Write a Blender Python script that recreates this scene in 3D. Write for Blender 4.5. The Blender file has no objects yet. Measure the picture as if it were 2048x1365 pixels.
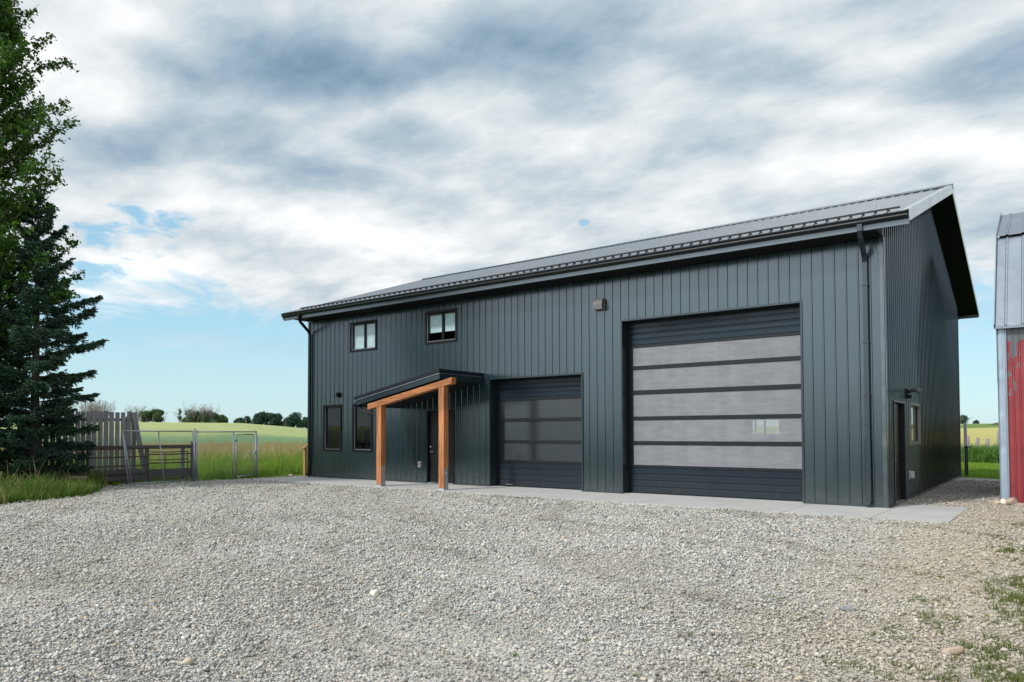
import bpy, math, random
import numpy as np
from mathutils import Vector, Matrix
random.seed(7); rng = np.random.default_rng(7)
R = math.radians
scene = bpy.context.scene
col = scene.collection

# ------------------------------------------------------------------ helpers
def tag(o, label=None, cat=None, group=None, kind=None):
    if label: o['label'] = label
    if cat: o['category'] = cat
    if group: o['group'] = group
    if kind: o['kind'] = kind
    return o

def empty(name, loc=(0, 0, 0), rz=0.0):
    o = bpy.data.objects.new(name, None)
    o.empty_display_size = 0.3
    o.location = loc; o.rotation_euler = (0, 0, rz)
    col.objects.link(o)
    return o

def link_mesh(name, me, mat, parent=None, link=True):
    o = bpy.data.objects.new(name, me)
    if mat is not None: me.materials.append(mat)
    if link: col.objects.link(o)
    if parent is not None: o.parent = parent
    return o

def np_mesh(name, verts, faces, mat, parent=None, smooth=False, link=True):
    verts = np.asarray(verts, np.float32); faces = np.asarray(faces, np.int32)
    me = bpy.data.meshes.new(name)
    k = faces.shape[1]
    me.vertices.add(len(verts)); me.vertices.foreach_set('co', verts.ravel())
    me.loops.add(faces.size); me.loops.foreach_set('vertex_index', faces.ravel())
    me.polygons.add(len(faces))
    me.polygons.foreach_set('loop_start', np.arange(0, faces.size, k, dtype=np.int32))
    me.polygons.foreach_set('loop_total', np.full(len(faces), k, np.int32))
    me.polygons.foreach_set('use_smooth', np.full(len(faces), smooth))
    me.update(calc_edges=True)
    return link_mesh(name, me, mat, parent, link)

class MB:
    def __init__(s): s.v = []; s.f = []
    def add(s, vs, fs):
        b = len(s.v); s.v += [tuple(v) for v in vs]; s.f += [tuple(b + i for i in f) for f in fs]; return s
    def box(s, x0, x1, y0, y1, z0, z1):
        return s.add([(x0,y0,z0),(x1,y0,z0),(x1,y1,z0),(x0,y1,z0),(x0,y0,z1),(x1,y0,z1),(x1,y1,z1),(x0,y1,z1)],
                     [(0,3,2,1),(4,5,6,7),(0,1,5,4),(1,2,6,5),(2,3,7,6),(3,0,4,7)])
    def bbox(s, x0, x1, y0, y1, z0, z1, b=0.006):   # box with chamfered vertical and horizontal edges
        cx, cy, cz = (x0+x1)/2, (y0+y1)/2, (z0+z1)/2
        hx, hy, hz = (x1-x0)/2, (y1-y0)/2, (z1-z0)/2
        b = min(b, hx*.8, hy*.8, hz*.8)
        vs = []; idx = {}
        for sx in (-1, 1):
            for sy in (-1, 1):
                for sz in (-1, 1):
                    for a in range(3):
                        p = [hx-b, hy-b, hz-b]; p[a] += b
                        idx[(sx, sy, sz, a)] = len(vs)
                        vs.append((cx+sx*p[0], cy+sy*p[1], cz+sz*p[2]))
        fs = []
        for a in range(3):
            o1, o2 = (a+1) % 3, (a+2) % 3
            for sg in (-1, 1):
                q = []
                for (u, w) in ((-1,-1),(1,-1),(1,1),(-1,1)):
                    k = [0,0,0]; k[a] = sg; k[o1] = u; k[o2] = w
                    q.append(idx[(k[0],k[1],k[2],a)])
                fs.append(tuple(q if sg > 0 else q[::-1]))
        for a in range(3):      # edges parallel to axis a
            o1, o2 = (a+1) % 3, (a+2) % 3
            for u in (-1, 1):
                for w in (-1, 1):
                    k0 = [0,0,0]; k0[a] = -1; k0[o1] = u; k0[o2] = w
                    k1 = list(k0); k1[a] = 1
                    q = [idx[(*k0,o1)], idx[(*k1,o1)], idx[(*k1,o2)], idx[(*k0,o2)]]
                    fs.append(tuple(q if u*w < 0 else q[::-1]))
        for sx in (-1, 1):
            for sy in (-1, 1):
                for sz in (-1, 1):
                    q = [idx[(sx,sy,sz,a)] for a in range(3)]
                    fs.append(tuple(q if sx*sy*sz > 0 else q[::-1]))
        return s.add(vs, fs)
    def obox(s, p0, p1, w, h, up=(0,0,1)):           # beam from p0 to p1, width w, height h
        p0, p1 = Vector(p0), Vector(p1); d = (p1-p0).normalized(); up = Vector(up)
        x = d.cross(up).normalized(); u = x.cross(d).normalized()
        vs = []
        for p in (p0, p1):
            for a, b in ((-1,-1),(1,-1),(1,1),(-1,1)):
                vs.append(p + x*a*w/2 + u*b*h/2)
        return s.add(vs, [(0,1,2,3),(7,6,5,4),(0,4,5,1),(1,5,6,2),(2,6,7,3),(3,7,4,0)])
    def tube(s, pts, r, n=8, cap=True):
        pts = [Vector(p) for p in pts]; rr = r if isinstance(r, (list, tuple)) else [r]*len(pts)
        b = len(s.v); prev = None
        for i, p in enumerate(pts):
            d = (pts[min(i+1, len(pts)-1)] - pts[max(i-1, 0)]).normalized()
            if prev is None:
                a = Vector((0,0,1)) if abs(d.z) < .9 else Vector((1,0,0))
                x = d.cross(a).normalized()
            else:
                x = (prev - d*prev.dot(d)).normalized()
            prev = x; y = d.cross(x)
            for k in range(n):
                t = 2*math.pi*k/n
                s.v.append(tuple(p + (x*math.cos(t) + y*math.sin(t))*rr[i]))
        for i in range(len(pts)-1):
            for k in range(n):
                a = b+i*n+k; c = b+i*n+(k+1) % n
                s.f.append((a, c, c+n, a+n))
        if cap:
            s.f.append(tuple(b+k for k in range(n))[::-1]); e = b+(len(pts)-1)*n
            s.f.append(tuple(e+k for k in range(n)))
        return s
    def build(s, name, mat, parent=None, smooth=False):
        me = bpy.data.meshes.new(name); me.from_pydata(s.v, [], s.f)
        if smooth: me.polygons.foreach_set('use_smooth', [True]*len(me.polygons))
        me.update()
        return link_mesh(name, me, mat, parent)

# ------------------------------------------------------------------ materials
def new_mat(name):
    m = bpy.data.materials.new(name); m.use_nodes = True
    nt = m.node_tree; b = nt.nodes['Principled BSDF']
    return m, nt, b
def N(nt, typ, **kw):
    n = nt.nodes.new(typ)
    for k, v in kw.items():
        if k.startswith('i_'): n.inputs[k[2:].replace('_', ' ')].default_value = v
        else: setattr(n, k, v)
    return n
def L(nt, a, b): nt.links.new(a, b)
def ramp(nt, fac, stops, interp='LINEAR'):
    r = nt.nodes.new('ShaderNodeValToRGB'); r.color_ramp.interpolation = interp
    e = r.color_ramp.elements
    while len(e) < len(stops): e.new(.5)
    for x, (p, c) in zip(e, stops):
        x.position = p; x.color = (*c, 1) if len(c) == 3 else c
    L(nt, fac, r.inputs[0]); return r.outputs[0]
def noise(nt, vec, scale, detail=4, rough=.55, dist=0.0):
    n = N(nt, 'ShaderNodeTexNoise'); n.inputs['Scale'].default_value = scale
    n.inputs['Detail'].default_value = detail; n.inputs['Roughness'].default_value = rough
    n.inputs['Distortion'].default_value = dist
    if vec is not None: L(nt, vec, n.inputs['Vector'])
    return n
def mapping(nt, vec, scale=(1,1,1), loc=(0,0,0), rot=(0,0,0)):
    m = N(nt, 'ShaderNodeMapping'); m.inputs['Scale'].default_value = scale
    m.inputs['Location'].default_value = loc; m.inputs['Rotation'].default_value = rot
    L(nt, vec, m.inputs['Vector']); return m.outputs[0]
def mix(nt, fac, a, b, blend='MIX'):
    m = N(nt, 'ShaderNodeMix', data_type='RGBA', blend_type=blend)
    if isinstance(fac, float): m.inputs[0].default_value = fac
    else: L(nt, fac, m.inputs[0])
    for i, x in ((6, a), (7, b)):
        if isinstance(x, tuple): m.inputs[i].default_value = (*x, 1)
        else: L(nt, x, m.inputs[i])
    return m.outputs[2]
def bump(nt, b, h, strength=.3, dist=.01):
    n = N(nt, 'ShaderNodeBump'); n.inputs['Strength'].default_value = strength
    n.inputs['Distance'].default_value = dist
    L(nt, h, n.inputs['Height']); L(nt, n.outputs[0], b.inputs['Normal']); return n
def mrange(nt, v, a, b, c=0.0, d=1.0, smooth=True):
    m = N(nt, 'ShaderNodeMapRange'); m.interpolation_type = 'SMOOTHSTEP' if smooth else 'LINEAR'
    for i, x in zip((1,2,3,4), (a,b,c,d)): m.inputs[i].default_value = x
    L(nt, v, m.inputs[0]); return m.outputs[0]
def mth(nt, op, a, b=None):
    m = N(nt, 'ShaderNodeMath', operation=op)
    for i, x in ((0, a), (1, b)):
        if x is None: continue
        if isinstance(x, (int, float)): m.inputs[i].default_value = x
        else: L(nt, x, m.inputs[i])
    return m.outputs[0]

def simple(name, c, rough=.5, metal=0.0, var=.12, nscale=6.0, spec=.5, bumpy=0.0, coat=0.0):
    m, nt, b = new_mat(name)
    g = N(nt, 'ShaderNodeNewGeometry').outputs['Position']
    n = noise(nt, g, nscale, 5, .6)
    lo = tuple(x*(1-var) for x in c); hi = tuple(min(1, x*(1+var)) for x in c)
    L(nt, ramp(nt, n.outputs[0], [(.3, lo), (.7, hi)]), b.inputs['Base Color'])
    n2 = noise(nt, g, nscale*3.1, 4)
    L(nt, mrange(nt, n2.outputs[0], .3, .7, max(.02, rough*.85), min(1, rough*1.2)), b.inputs['Roughness'])
    b.inputs['Metallic'].default_value = metal
    b.inputs['Specular IOR Level'].default_value = spec
    b.inputs['Coat Weight'].default_value = coat
    if bumpy: bump(nt, b, n.outputs[0], bumpy, .01)
    return m

def painted_steel(name, c, rough=.36, metal=0.0, oil=.25, dirt=0.35, spec=.5, coat=0.0):
    m, nt, b = new_mat(name)
    g = N(nt, 'ShaderNodeNewGeometry').outputs['Position']
    st = noise(nt, mapping(nt, g, (3.5, 3.5, .5)), 1.0, 5, .6)
    dz = N(nt, 'ShaderNodeSeparateXYZ'); L(nt, g, dz.inputs[0])
    low = mrange(nt, dz.outputs[2], .0, .9, 1.0, 0.0)            # road dust splashed on the foot of the wall
    dn = noise(nt, g, 7, 6, .65)
    dust = mth(nt, 'MULTIPLY', mth(nt, 'MULTIPLY', low, dn.outputs[0]), dirt)
    cc = ramp(nt, st.outputs[0], [(.3, tuple(x*.9 for x in c)), (.7, tuple(x*1.12 for x in c))])
    L(nt, mix(nt, dust, cc, (.16, .155, .14)), b.inputs['Base Color'])
    rn = noise(nt, mapping(nt, g, (1.3, 1.3, .4)), 1.0, 3, .5)
    L(nt, mrange(nt, rn.outputs[0], .3, .75, rough*.88, rough*1.2), b.inputs['Roughness'])
    b.inputs['Metallic'].default_value = metal
    b.inputs['Specular IOR Level'].default_value = spec
    b.inputs['Specular Tint'].default_value = (.78, .91, 1.0, 1) if metal < .4 else (1, 1, 1, 1)
    b.inputs['Coat Weight'].default_value = coat; b.inputs['Coat Roughness'].default_value = rough*.8
    o = noise(nt, mapping(nt, g, (2.2, 2.2, .7)), 1.0, 2, .4)
    bump(nt, b, o.outputs[0], oil, .02)
    return m

STEEL = painted_steel('charcoal_siding', (.009, .0205, .0245), .20, 0, .13, .32, 1.0, .12)
TRIM = painted_steel('charcoal_trim', (.007, .015, .020), .30, 0, .15, .25, .7, .1)
FASCIA = painted_steel('fascia_paint', (.022, .034, .046), .30, 0, .1, 0, .9, .6)
BLACKM = simple('black_trim', (.005, .006, .010), .45, 0, .15, 6.0, .22)
GUTTER = simple('gutter_paint', (.006, .010, .014), .38, 0, .15, 6.0, .3)
ROOF = painted_steel('charcoal_roof_steel', (.40, .42, .45), .20, 1.0, .05, 0, .9)
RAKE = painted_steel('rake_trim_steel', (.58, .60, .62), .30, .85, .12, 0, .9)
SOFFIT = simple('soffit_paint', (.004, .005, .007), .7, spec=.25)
SCREW = simple('screw_head', (.06, .065, .07), .4, .5)
CONC = None

def conc_mat():
    m, nt, b = new_mat('broom_concrete')
    g = N(nt, 'ShaderNodeNewGeometry').outputs['Position']
    a = noise(nt, g, 1.1, 6, .6); f = noise(nt, g, 60, 4, .7); w = noise(nt, mapping(nt, g, (4, 160, 4)), 1, 3)
    s = noise(nt, g, 4.0, 5, .7)
    c = ramp(nt, a.outputs[0], [(.3, (.36, .36, .35)), (.7, (.44, .44, .425))])
    c = mix(nt, mrange(nt, s.outputs[0], .58, .75, 0, .45), c, (.33, .30, .25))
    c = mix(nt, mrange(nt, f.outputs[0], .3, .7, 0, .25), c, (.30, .30, .30))
    L(nt, c, b.inputs['Base Color']); b.inputs['Roughness'].default_value = .85
    h = mth(nt, 'ADD', f.outputs[0], w.outputs[0])
    bump(nt, b, h, .35, .003)
    return m
CONC = conc_mat()

def wood_mat(name, c1, c2, axis='Z', sc=1.0, rough=.7, knots=True, rand=0.0):
    m, nt, b = new_mat(name)
    g = N(nt, 'ShaderNodeTexCoord').outputs['Object']
    s = {'Z': (22, 22, 1.1), 'X': (1.1, 22, 22), 'Y': (22, 1.1, 22)}[axis]
    oi = N(nt, 'ShaderNodeObjectInfo')
    ad = N(nt, 'ShaderNodeVectorMath', operation='ADD'); L(nt, g, ad.inputs[0])
    off = N(nt, 'ShaderNodeCombineXYZ'); r10 = mth(nt, 'MULTIPLY', oi.outputs['Random'], 37.0)
    for i in range(3): L(nt, r10, off.inputs[i])
    L(nt, off.outputs[0], ad.inputs[1])
    n = noise(nt, mapping(nt, ad.outputs[0], tuple(x*sc for x in s)), 1.0, 6, .65, .6)
    c = ramp(nt, n.outputs[0], [(.3, c1), (.5, tuple((a+b_)/2 for a, b_ in zip(c1, c2))), (.7, c2)])
    if knots:
        v = N(nt, 'ShaderNodeTexVoronoi'); v.inputs['Scale'].default_value = 2.6
        L(nt, mapping(nt, ad.outputs[0], {'Z': (2.4, 2.4, .75), 'X': (.75, 2.4, 2.4), 'Y': (2.4, .75, 2.4)}[axis]), v.inputs['Vector'])
        k = mrange(nt, v.outputs['Distance'], .03, .11, 1, 0)
        c = mix(nt, mth(nt, 'MULTIPLY', k, .8), c, tuple(x*.22 for x in c1))
    big = noise(nt, ad.outputs[0], .9, 3)
    c = mix(nt, mrange(nt, big.outputs[0], .4, .7, 0, .4), c, tuple(x*.6 for x in c1))
    if rand:
        c = mix(nt, mth(nt, 'MULTIPLY', oi.outputs['Random'], rand), c, tuple(x*.45 for x in c1))
    L(nt, c, b.inputs['Base Color']); b.inputs['Roughness'].default_value = rough
    bump(nt, b, n.outputs[0], .5, .004)
    return m
TIMBER = wood_mat('fir_timber', (.14, .045, .014), (.62, .26, .095), 'Z')
TIMBERX = wood_mat('fir_beam', (.14, .042, .012), (.52, .21, .070), 'X')
GREYWOOD = wood_mat('weathered_board', (.20, .195, .205), (.38, .37, .385), 'Z', 1, .85, True, .45)
GREYWOODY = wood_mat('weathered_plank', (.075, .066, .068), (.15, .135, .135), 'Y', 1, .85, True, .4)
STAIRWOOD = wood_mat('stair_lumber', (.38, .19, .06), (.52, .30, .12), 'Z', 1, .75)
GALV = simple('galvanised_steel', (.42, .44, .47), .42, .75, .15, 9)
WIREM = simple('galvanised_wire', (.15, .16, .17), .5, .5, .1)
RUST = simple('rusty_pipe', (.085, .045, .032), .75, .2, .4, 14)
CHROME = simple('handle_metal', (.75, .76, .78), .2, .95, .05)
PLASTIC = simple('grey_plastic', (.42, .43, .45), .5)
HOODM = simple('vent_hood_paint', (.10, .095, .10), .5)
BLIND = simple('white_blind', (.42, .52, .55), .8)
DOORBLK = simple('black_door_paint', (.006, .007, .009), .35)
DOORSEC = painted_steel('door_section_steel', (.004, .009, .016), .34, 0, .12, .15, .38)
DARKIN = simple('interior_lining', (.05, .05, .05), .9)

def glass_mat(name, tint, fres=1.5, trans=.8, rough=.02):
    m, nt, b = new_mat(name); nt.nodes.remove(b)
    out = nt.nodes['Material Output']
    gl = N(nt, 'ShaderNodeBsdfGlossy'); gl.inputs['Roughness'].default_value = rough
    tr = N(nt, 'ShaderNodeBsdfTransparent'); tr.inputs[0].default_value = (*tint, 1)
    fr = N(nt, 'ShaderNodeFresnel')
    L(nt, mrange(nt, N(nt, 'ShaderNodeNewGeometry').outputs['Backfacing'], 0, 1, fres, 1/fres, False), fr.inputs[0])
    g = N(nt, 'ShaderNodeNewGeometry').outputs['Position']
    n = noise(nt, g, 1.3, 2)
    bp = N(nt, 'ShaderNodeBump'); bp.inputs['Strength'].default_value = .05; bp.inputs['Distance'].default_value = .02
    L(nt, n.outputs[0], bp.inputs['Height']); L(nt, bp.outputs[0], gl.inputs['Normal'])
    mx = N(nt, 'ShaderNodeMixShader')
    L(nt, mth(nt, 'MINIMUM', mth(nt, 'MULTIPLY', fr.outputs[0], 1.15), 1.0), mx.inputs[0])
    L(nt, tr.outputs[0], mx.inputs[1]); L(nt, gl.outputs[0], mx.inputs[2]); L(nt, mx.outputs[0], out.inputs[0])
    return m
GLASS = glass_mat('window_glass', (.90, .95, .95))

def poly_mat(name, c, see, rough, spec=.5):      # twin-wall polycarbonate glazing with fine horizontal flutes
    m, nt, b = new_mat(name)
    out = nt.nodes['Material Output']
    g = N(nt, 'ShaderNodeNewGeometry').outputs['Position']
    sp = N(nt, 'ShaderNodeSeparateXYZ'); L(nt, g, sp.inputs[0])
    w = mth(nt, 'SINE', mth(nt, 'MULTIPLY', sp.outputs[2], 2*math.pi/.022))
    big = noise(nt, mapping(nt, g, (1.2, 1, .6)), 1.0, 4)
    vert = noise(nt, mapping(nt, g, (3.5, 1, .15)), 1.0, 3)
    fl = noise(nt, mapping(nt, g, (3.0, 1, 46)), 1.0, 4, .7)
    cc = mix(nt, mrange(nt, vert.outputs[0], .35, .65, 0, .45), c, tuple(x*.72 for x in c))
    cc = mix(nt, mrange(nt, w, -1, 1, 0, .16), cc, tuple(x*.5 for x in c))
    cc = mix(nt, mrange(nt, fl.outputs[0], .4, .62, 0, .38), cc, tuple(x*.60 for x in c))
    moire = noise(nt, mapping(nt, g, (2.2, 1, 9), rot=(0, .35, 0)), 1.0, 3, .6)
    cc = mix(nt, mrange(nt, moire.outputs[0], .42, .62, 0, .22), cc, tuple(x*1.35 for x in c))
    L(nt, cc, b.inputs['Base Color']); b.inputs['Roughness'].default_value = rough
    b.inputs['Specular IOR Level'].default_value = spec
    h = mth(nt, 'ADD', mth(nt, 'MULTIPLY', w, .3), fl.outputs[0])
    bump(nt, b, h, .25, .003)
    tr = N(nt, 'ShaderNodeBsdfTransparent'); tr.inputs[0].default_value = (1, 1, 1, 1)
    mx = N(nt, 'ShaderNodeMixShader')
    L(nt, mrange(nt, w, -1, 1, see*.7, see*1.2), mx.inputs[0])
    L(nt, b.outputs[0], mx.inputs[1]); L(nt, tr.outputs[0], mx.inputs[2]); L(nt, mx.outputs[0], out.inputs[0])
    return m
POLYBIG = poly_mat('fluted_polycarbonate', (.265, .275, .30), .28, .28)
POLYSM = poly_mat('shaded_polycarbonate', (.020, .028, .036), .13, .05, .8)  # large door's polycarbonate, with the dark interior's shade put into the colour

# ---- gravel colours shared by the yard sheet and by the loose stones
def gravel_color(nt, rnd, pos):
    stops = [(0, (.13, .13, .13)), (.09, (.26, .26, .25)), (.23, (.39, .385, .36)), (.42, (.51, .50, .46)),
             (.58, (.45, .445, .42)), (.72, (.57, .555, .51)), (.85, (.52, .47, .37)), (.895, (.33, .34, .35)), (.955, (.49, .41, .31)), (.985, (.72, .70, .65))]
    c = ramp(nt, rnd, stops, 'CONSTANT')
    big = noise(nt, pos, .28, 5, .6)
    c = mix(nt, mrange(nt, big.outputs[0], .46, .66, 0, .28), c, (.38, .34, .28), 'MIX')
    sp = N(nt, 'ShaderNodeSeparateXYZ'); L(nt, pos, sp.inputs[0])
    wob = noise(nt, pos, .9, 4)
    xx = mth(nt, 'ADD', sp.outputs[0], mth(nt, 'MULTIPLY', wob.outputs[0], 1.8))
    xx = mth(nt, 'ADD', xx, mth(nt, 'MULTIPLY', mth(nt, 'ADD', sp.outputs[1], 8.0), .06))
    tan = mth(nt, 'MULTIPLY', mrange(nt, xx, 19.9, 21.9, 0, .62), mrange(nt, sp.outputs[1], .5, 4.0, 1, .15))
    c = mix(nt, tan, c, mix(nt, .5, c, (.46, .38, .25)), 'MIX')
    c2 = mix(nt, tan, c, (.34, .285, .195))
    c = mix(nt, .55, c, c2)
    # wheel tracks: arcs sweeping across the yard where tyres have packed finer, dirtier grit
    dv = N(nt, 'ShaderNodeVectorMath', operation='SUBTRACT'); L(nt, pos, dv.inputs[0]); dv.inputs[1].default_value = (21.5, 9.0, 0)
    wrp = noise(nt, pos, .22, 3)
    ln = N(nt, 'ShaderNodeVectorMath', operation='LENGTH'); L(nt, dv.outputs[0], ln.inputs[0])
    rr = mth(nt, 'ADD', ln.outputs['Value'], mth(nt, 'MULTIPLY', wrp.outputs[0], 5.0))
    cv = N(nt, 'ShaderNodeCombineXYZ'); L(nt, rr, cv.inputs[0])
    t1 = noise(nt, cv.outputs[0], 1.25, 3, .6)
    brk = noise(nt, pos, .5, 4)
    trk = mth(nt, 'MULTIPLY', mrange(nt, t1.outputs[0], .49, .62, 0, .85), mrange(nt, brk.outputs[0], .38, .60, .15, 1))
    c = mix(nt, trk, c, mix(nt, .65, c, (.22, .20, .165)))
    near = noise(nt, mapping(nt, pos, (1, .5, 1), rot=(0, 0, .65)), .8, 4)      # wheel tracks pack finer, browner grit
    c = mix(nt, mrange(nt, near.outputs[0], .50, .68, 0, .22), c, (.34, .32, .28))
    return c
def gravel_mat():
    m, nt, b = new_mat('gravel_sheet')
    g = N(nt, 'ShaderNodeNewGeometry').outputs['Position']
    v = N(nt, 'ShaderNodeTexVoronoi'); v.inputs['Scale'].default_value = 42
    L(nt, g, v.inputs['Vector'])
    v2 = N(nt, 'ShaderNodeTexVoronoi'); v2.inputs['Scale'].default_value = 17
    L(nt, g, v2.inputs['Vector'])
    sx = N(nt, 'ShaderNodeSeparateColor'); L(nt, v.outputs['Color'], sx.inputs[0])
    c = gravel_color(nt, sx.outputs[0], g)
    L(nt, c, b.inputs['Base Color']); b.inputs['Roughness'].default_value = .9
    big = noise(nt, g, 3.0, 5, .6)
    h = mth(nt, 'ADD', mth(nt, 'MULTIPLY', v.outputs['Distance'], -1.0), mth(nt, 'MULTIPLY', v2.outputs['Distance'], -.7))
    h = mth(nt, 'ADD', h, mth(nt, 'MULTIPLY', big.outputs[0], 1.4))
    bump(nt, b, h, .9, .022)
    return m
def stone_mat():
    m, nt, b = new_mat('loose_stone')
    g = N(nt, 'ShaderNodeNewGeometry').outputs['Position']
    oi = N(nt, 'ShaderNodeObjectInfo')
    c = gravel_color(nt, oi.outputs['Random'], g)
    f = noise(nt, g, 120, 3)
    c = mix(nt, mrange(nt, f.outputs[0], .35, .7, 0, .3), c, (.2, .19, .18))
    L(nt, c, b.inputs['Base Color']); b.inputs['Roughness'].default_value = .8
    return m
GRAVEL = gravel_mat(); STONE = stone_mat()

def leaf_mat(name, c1, c2, trans=.3, rough=.5, rnd='island', spec=.4):
    m, nt, b = new_mat(name)
    out = nt.nodes['Material Output']
    if rnd == 'island': r = N(nt, 'ShaderNodeNewGeometry').outputs['Random Per Island']
    else: r = N(nt, 'ShaderNodeObjectInfo').outputs['Random']
    g = N(nt, 'ShaderNodeNewGeometry').outputs['Position']
    big = noise(nt, g, 1.1, 3)
    f = mth(nt, 'ADD', mth(nt, 'MULTIPLY', r, .6), mth(nt, 'MULTIPLY', big.outputs[0], .5))
    c = ramp(nt, f, [(.15, c1), (.85, c2)])
    L(nt, c, b.inputs['Base Color']); b.inputs['Roughness'].default_value = rough
    b.inputs['Specular IOR Level'].default_value = spec
    if trans:
        t = N(nt, 'ShaderNodeBsdfTranslucent')
        L(nt, mix(nt, 1.0, c, (1.0, 1.15, .5), 'MULTIPLY'), t.inputs[0])
        mx = N(nt, 'ShaderNodeMixShader'); mx.inputs[0].default_value = trans
        L(nt, b.outputs[0], mx.inputs[1]); L(nt, t.outputs[0], mx.inputs[2]); L(nt, mx.outputs[0], out.inputs[0])
    return m
POPLEAF = leaf_mat('poplar_leaf', (.018, .052, .009), (.095, .195, .028), .34, .35)
NEEDLE = leaf_mat('spruce_needle', (.012, .036, .018), (.065, .140, .090), .08, .6)
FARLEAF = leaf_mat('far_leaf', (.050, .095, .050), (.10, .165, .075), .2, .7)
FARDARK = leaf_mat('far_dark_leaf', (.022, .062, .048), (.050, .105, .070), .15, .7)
GRASSM = leaf_mat('grass_blade', (.025, .060, .006), (.11, .20, .022), .4, .55)
GRASSF = leaf_mat('field_grass_blade', (.10, .19, .010), (.26, .38, .035), .4, .55)
SEEDM = leaf_mat('seed_head', (.26, .23, .10), (.44, .36, .20), .3, .8)
WEEDM = leaf_mat('weed_leaf', (.06, .095, .015), (.15, .175, .04), .3, .6)
BARK = simple('bark', (.10, .09, .08), .9, 0, .4, 12, .2, .8)
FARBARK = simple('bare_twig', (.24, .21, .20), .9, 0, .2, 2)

# ------------------------------------------------------------------ terrain
YC = np.array([21.77, -16.59])
def terr_z(x, y):
    dx, dy = x-YC[0], y-YC[1]; r = np.hypot(dx, dy); az = np.degrees(np.arctan2(dx, dy))
    A = np.interp(az, [-180, -100, -63.5, -57.6, -54.8, -52.6, -45, -20, -4, 20, 180],
                      [3.5, 5.0, 5.85, 5.8, 4.7, 3.6, 3.6, 4.3, 4.55, 4.4, 3.5])
    t = np.clip((r-50)/250, 0, 1); z = A*t*t*(3-2*t)
    t2 = np.clip((r-300)/350, 0, 1); z = z - 2.6*t2*t2*(3-2*t2)
    wav = .10*np.sin(x*.045+1)*np.sin(y*.06)*np.clip((r-60)/60, 0, 1)
    return -.03 + z + wav
def build_terrain():
    na = 1080; rs = np.concatenate([[.3], np.geomspace(3, 40, 90), np.geomspace(40.8, 400, 190), np.geomspace(412, 7000, 70)])
    nr = len(rs)
    a = np.linspace(0, 2*np.pi, na, endpoint=False)
    RR, AA = np.meshgrid(rs, a, indexing='ij')
    x = YC[0]+RR*np.sin(AA); y = YC[1]+RR*np.cos(AA); z = terr_z(x, y)
    verts = np.stack([x, y, z], -1).reshape(-1, 3)
    i = np.arange(nr-1)[:, None]; j = np.arange(na)[None]
    f = np.stack([i*na+j, (i+1)*na+j, (i+1)*na+(j+1) % na, i*na+(j+1) % na], -1).reshape(-1, 4)[:, ::-1]
    # crops: lush strip, seeding grass, blue-green stand, pale young crop; canola side to the north
    r = RR + 5*np.sin(AA*21)+3*np.sin(AA*53+1)+rng.normal(0, 1.2, RR.shape)*np.clip(RR/80, 0, 1)
    def bands(st):
        ks = np.array([s[0] for s in st]); cs = np.array([s[1] for s in st])
        return np.stack([np.interp(r, ks, cs[:, q]) for q in range(3)], -1)
    left = bands([(0, (.10, .17, .03)), (40, (.13, .20, .03)), (52, (.22, .22, .09)), (78, (.25, .24, .11)), (90, (.16, .23, .10)),
                  (112, (.15, .25, .14)), (125, (.20, .29, .13)), (140, (.33, .38, .17)), (300, (.38, .42, .20)), (500, (.2, .28, .1)), (7000, (.2, .28, .15))])
    right = bands([(0, (.10, .17, .03)), (46, (.12, .22, .035)), (58, (.13, .22, .04)), (66, (.30, .32, .10)), (75, (.42, .38, .13)), (165, (.47, .42, .17)),
                   (185, (.44, .41, .17)), (190, (.14, .22, .06)), (245, (.15, .24, .08)), (255, (.42, .42, .14)), (400, (.35, .38, .14)), (7000, (.25, .3, .18))])
    m = np.clip((x+3)/4, 0, 1)[..., None]
    c = left*(1-m)+right*m
    c *= (1+rng.normal(0, .05, RR.shape))[..., None]
    ob = np_mesh('ground', verts, f, None, smooth=True)
    at = ob.data.color_attributes.new('crop', 'FLOAT_COLOR', 'POINT')
    at.data.foreach_set('color', np.concatenate([c.reshape(-1, 3), np.ones((nr*na, 1))], 1).astype(np.float32).ravel())
    mt, nt, b = new_mat('field_ground')
    v = N(nt, 'ShaderNodeVertexColor', layer_name='crop')
    g = N(nt, 'ShaderNodeNewGeometry').outputs['Position']
    n1 = noise(nt, g, .12, 6, .6); n2 = noise(nt, g, 3.5, 5, .7)
    rows = noise(nt, mapping(nt, g, (.06, .9, 1), rot=(0, 0, .35)), 1.0, 4)
    c = mix(nt, mrange(nt, n1.outputs[0], .4, .65, 0, .30), v.outputs[0], mix(nt, 1.0, v.outputs[0], (.72, .78, .80), 'MULTIPLY'))
    c = mix(nt, mrange(nt, n2.outputs[0], .35, .7, 0, .45), c, mix(nt, 1.0, c, (.55, .62, .5), 'MULTIPLY'))
    c = mix(nt, mrange(nt, rows.outputs[0], .48, .62, 0, .25), c, mix(nt, 1.0, c, (.75, .85, .7), 'MULTIPLY'))
    L(nt, c, b.inputs['Base Color']); b.inputs['Roughness'].default_value = .95
    b.inputs['Specular IOR Level'].default_value = .1
    bump(nt, b, n2.outputs[0], .8, .15)
    ob.data.materials.append(mt)
    return tag(ob, kind='structure')
build_terrain()

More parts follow.
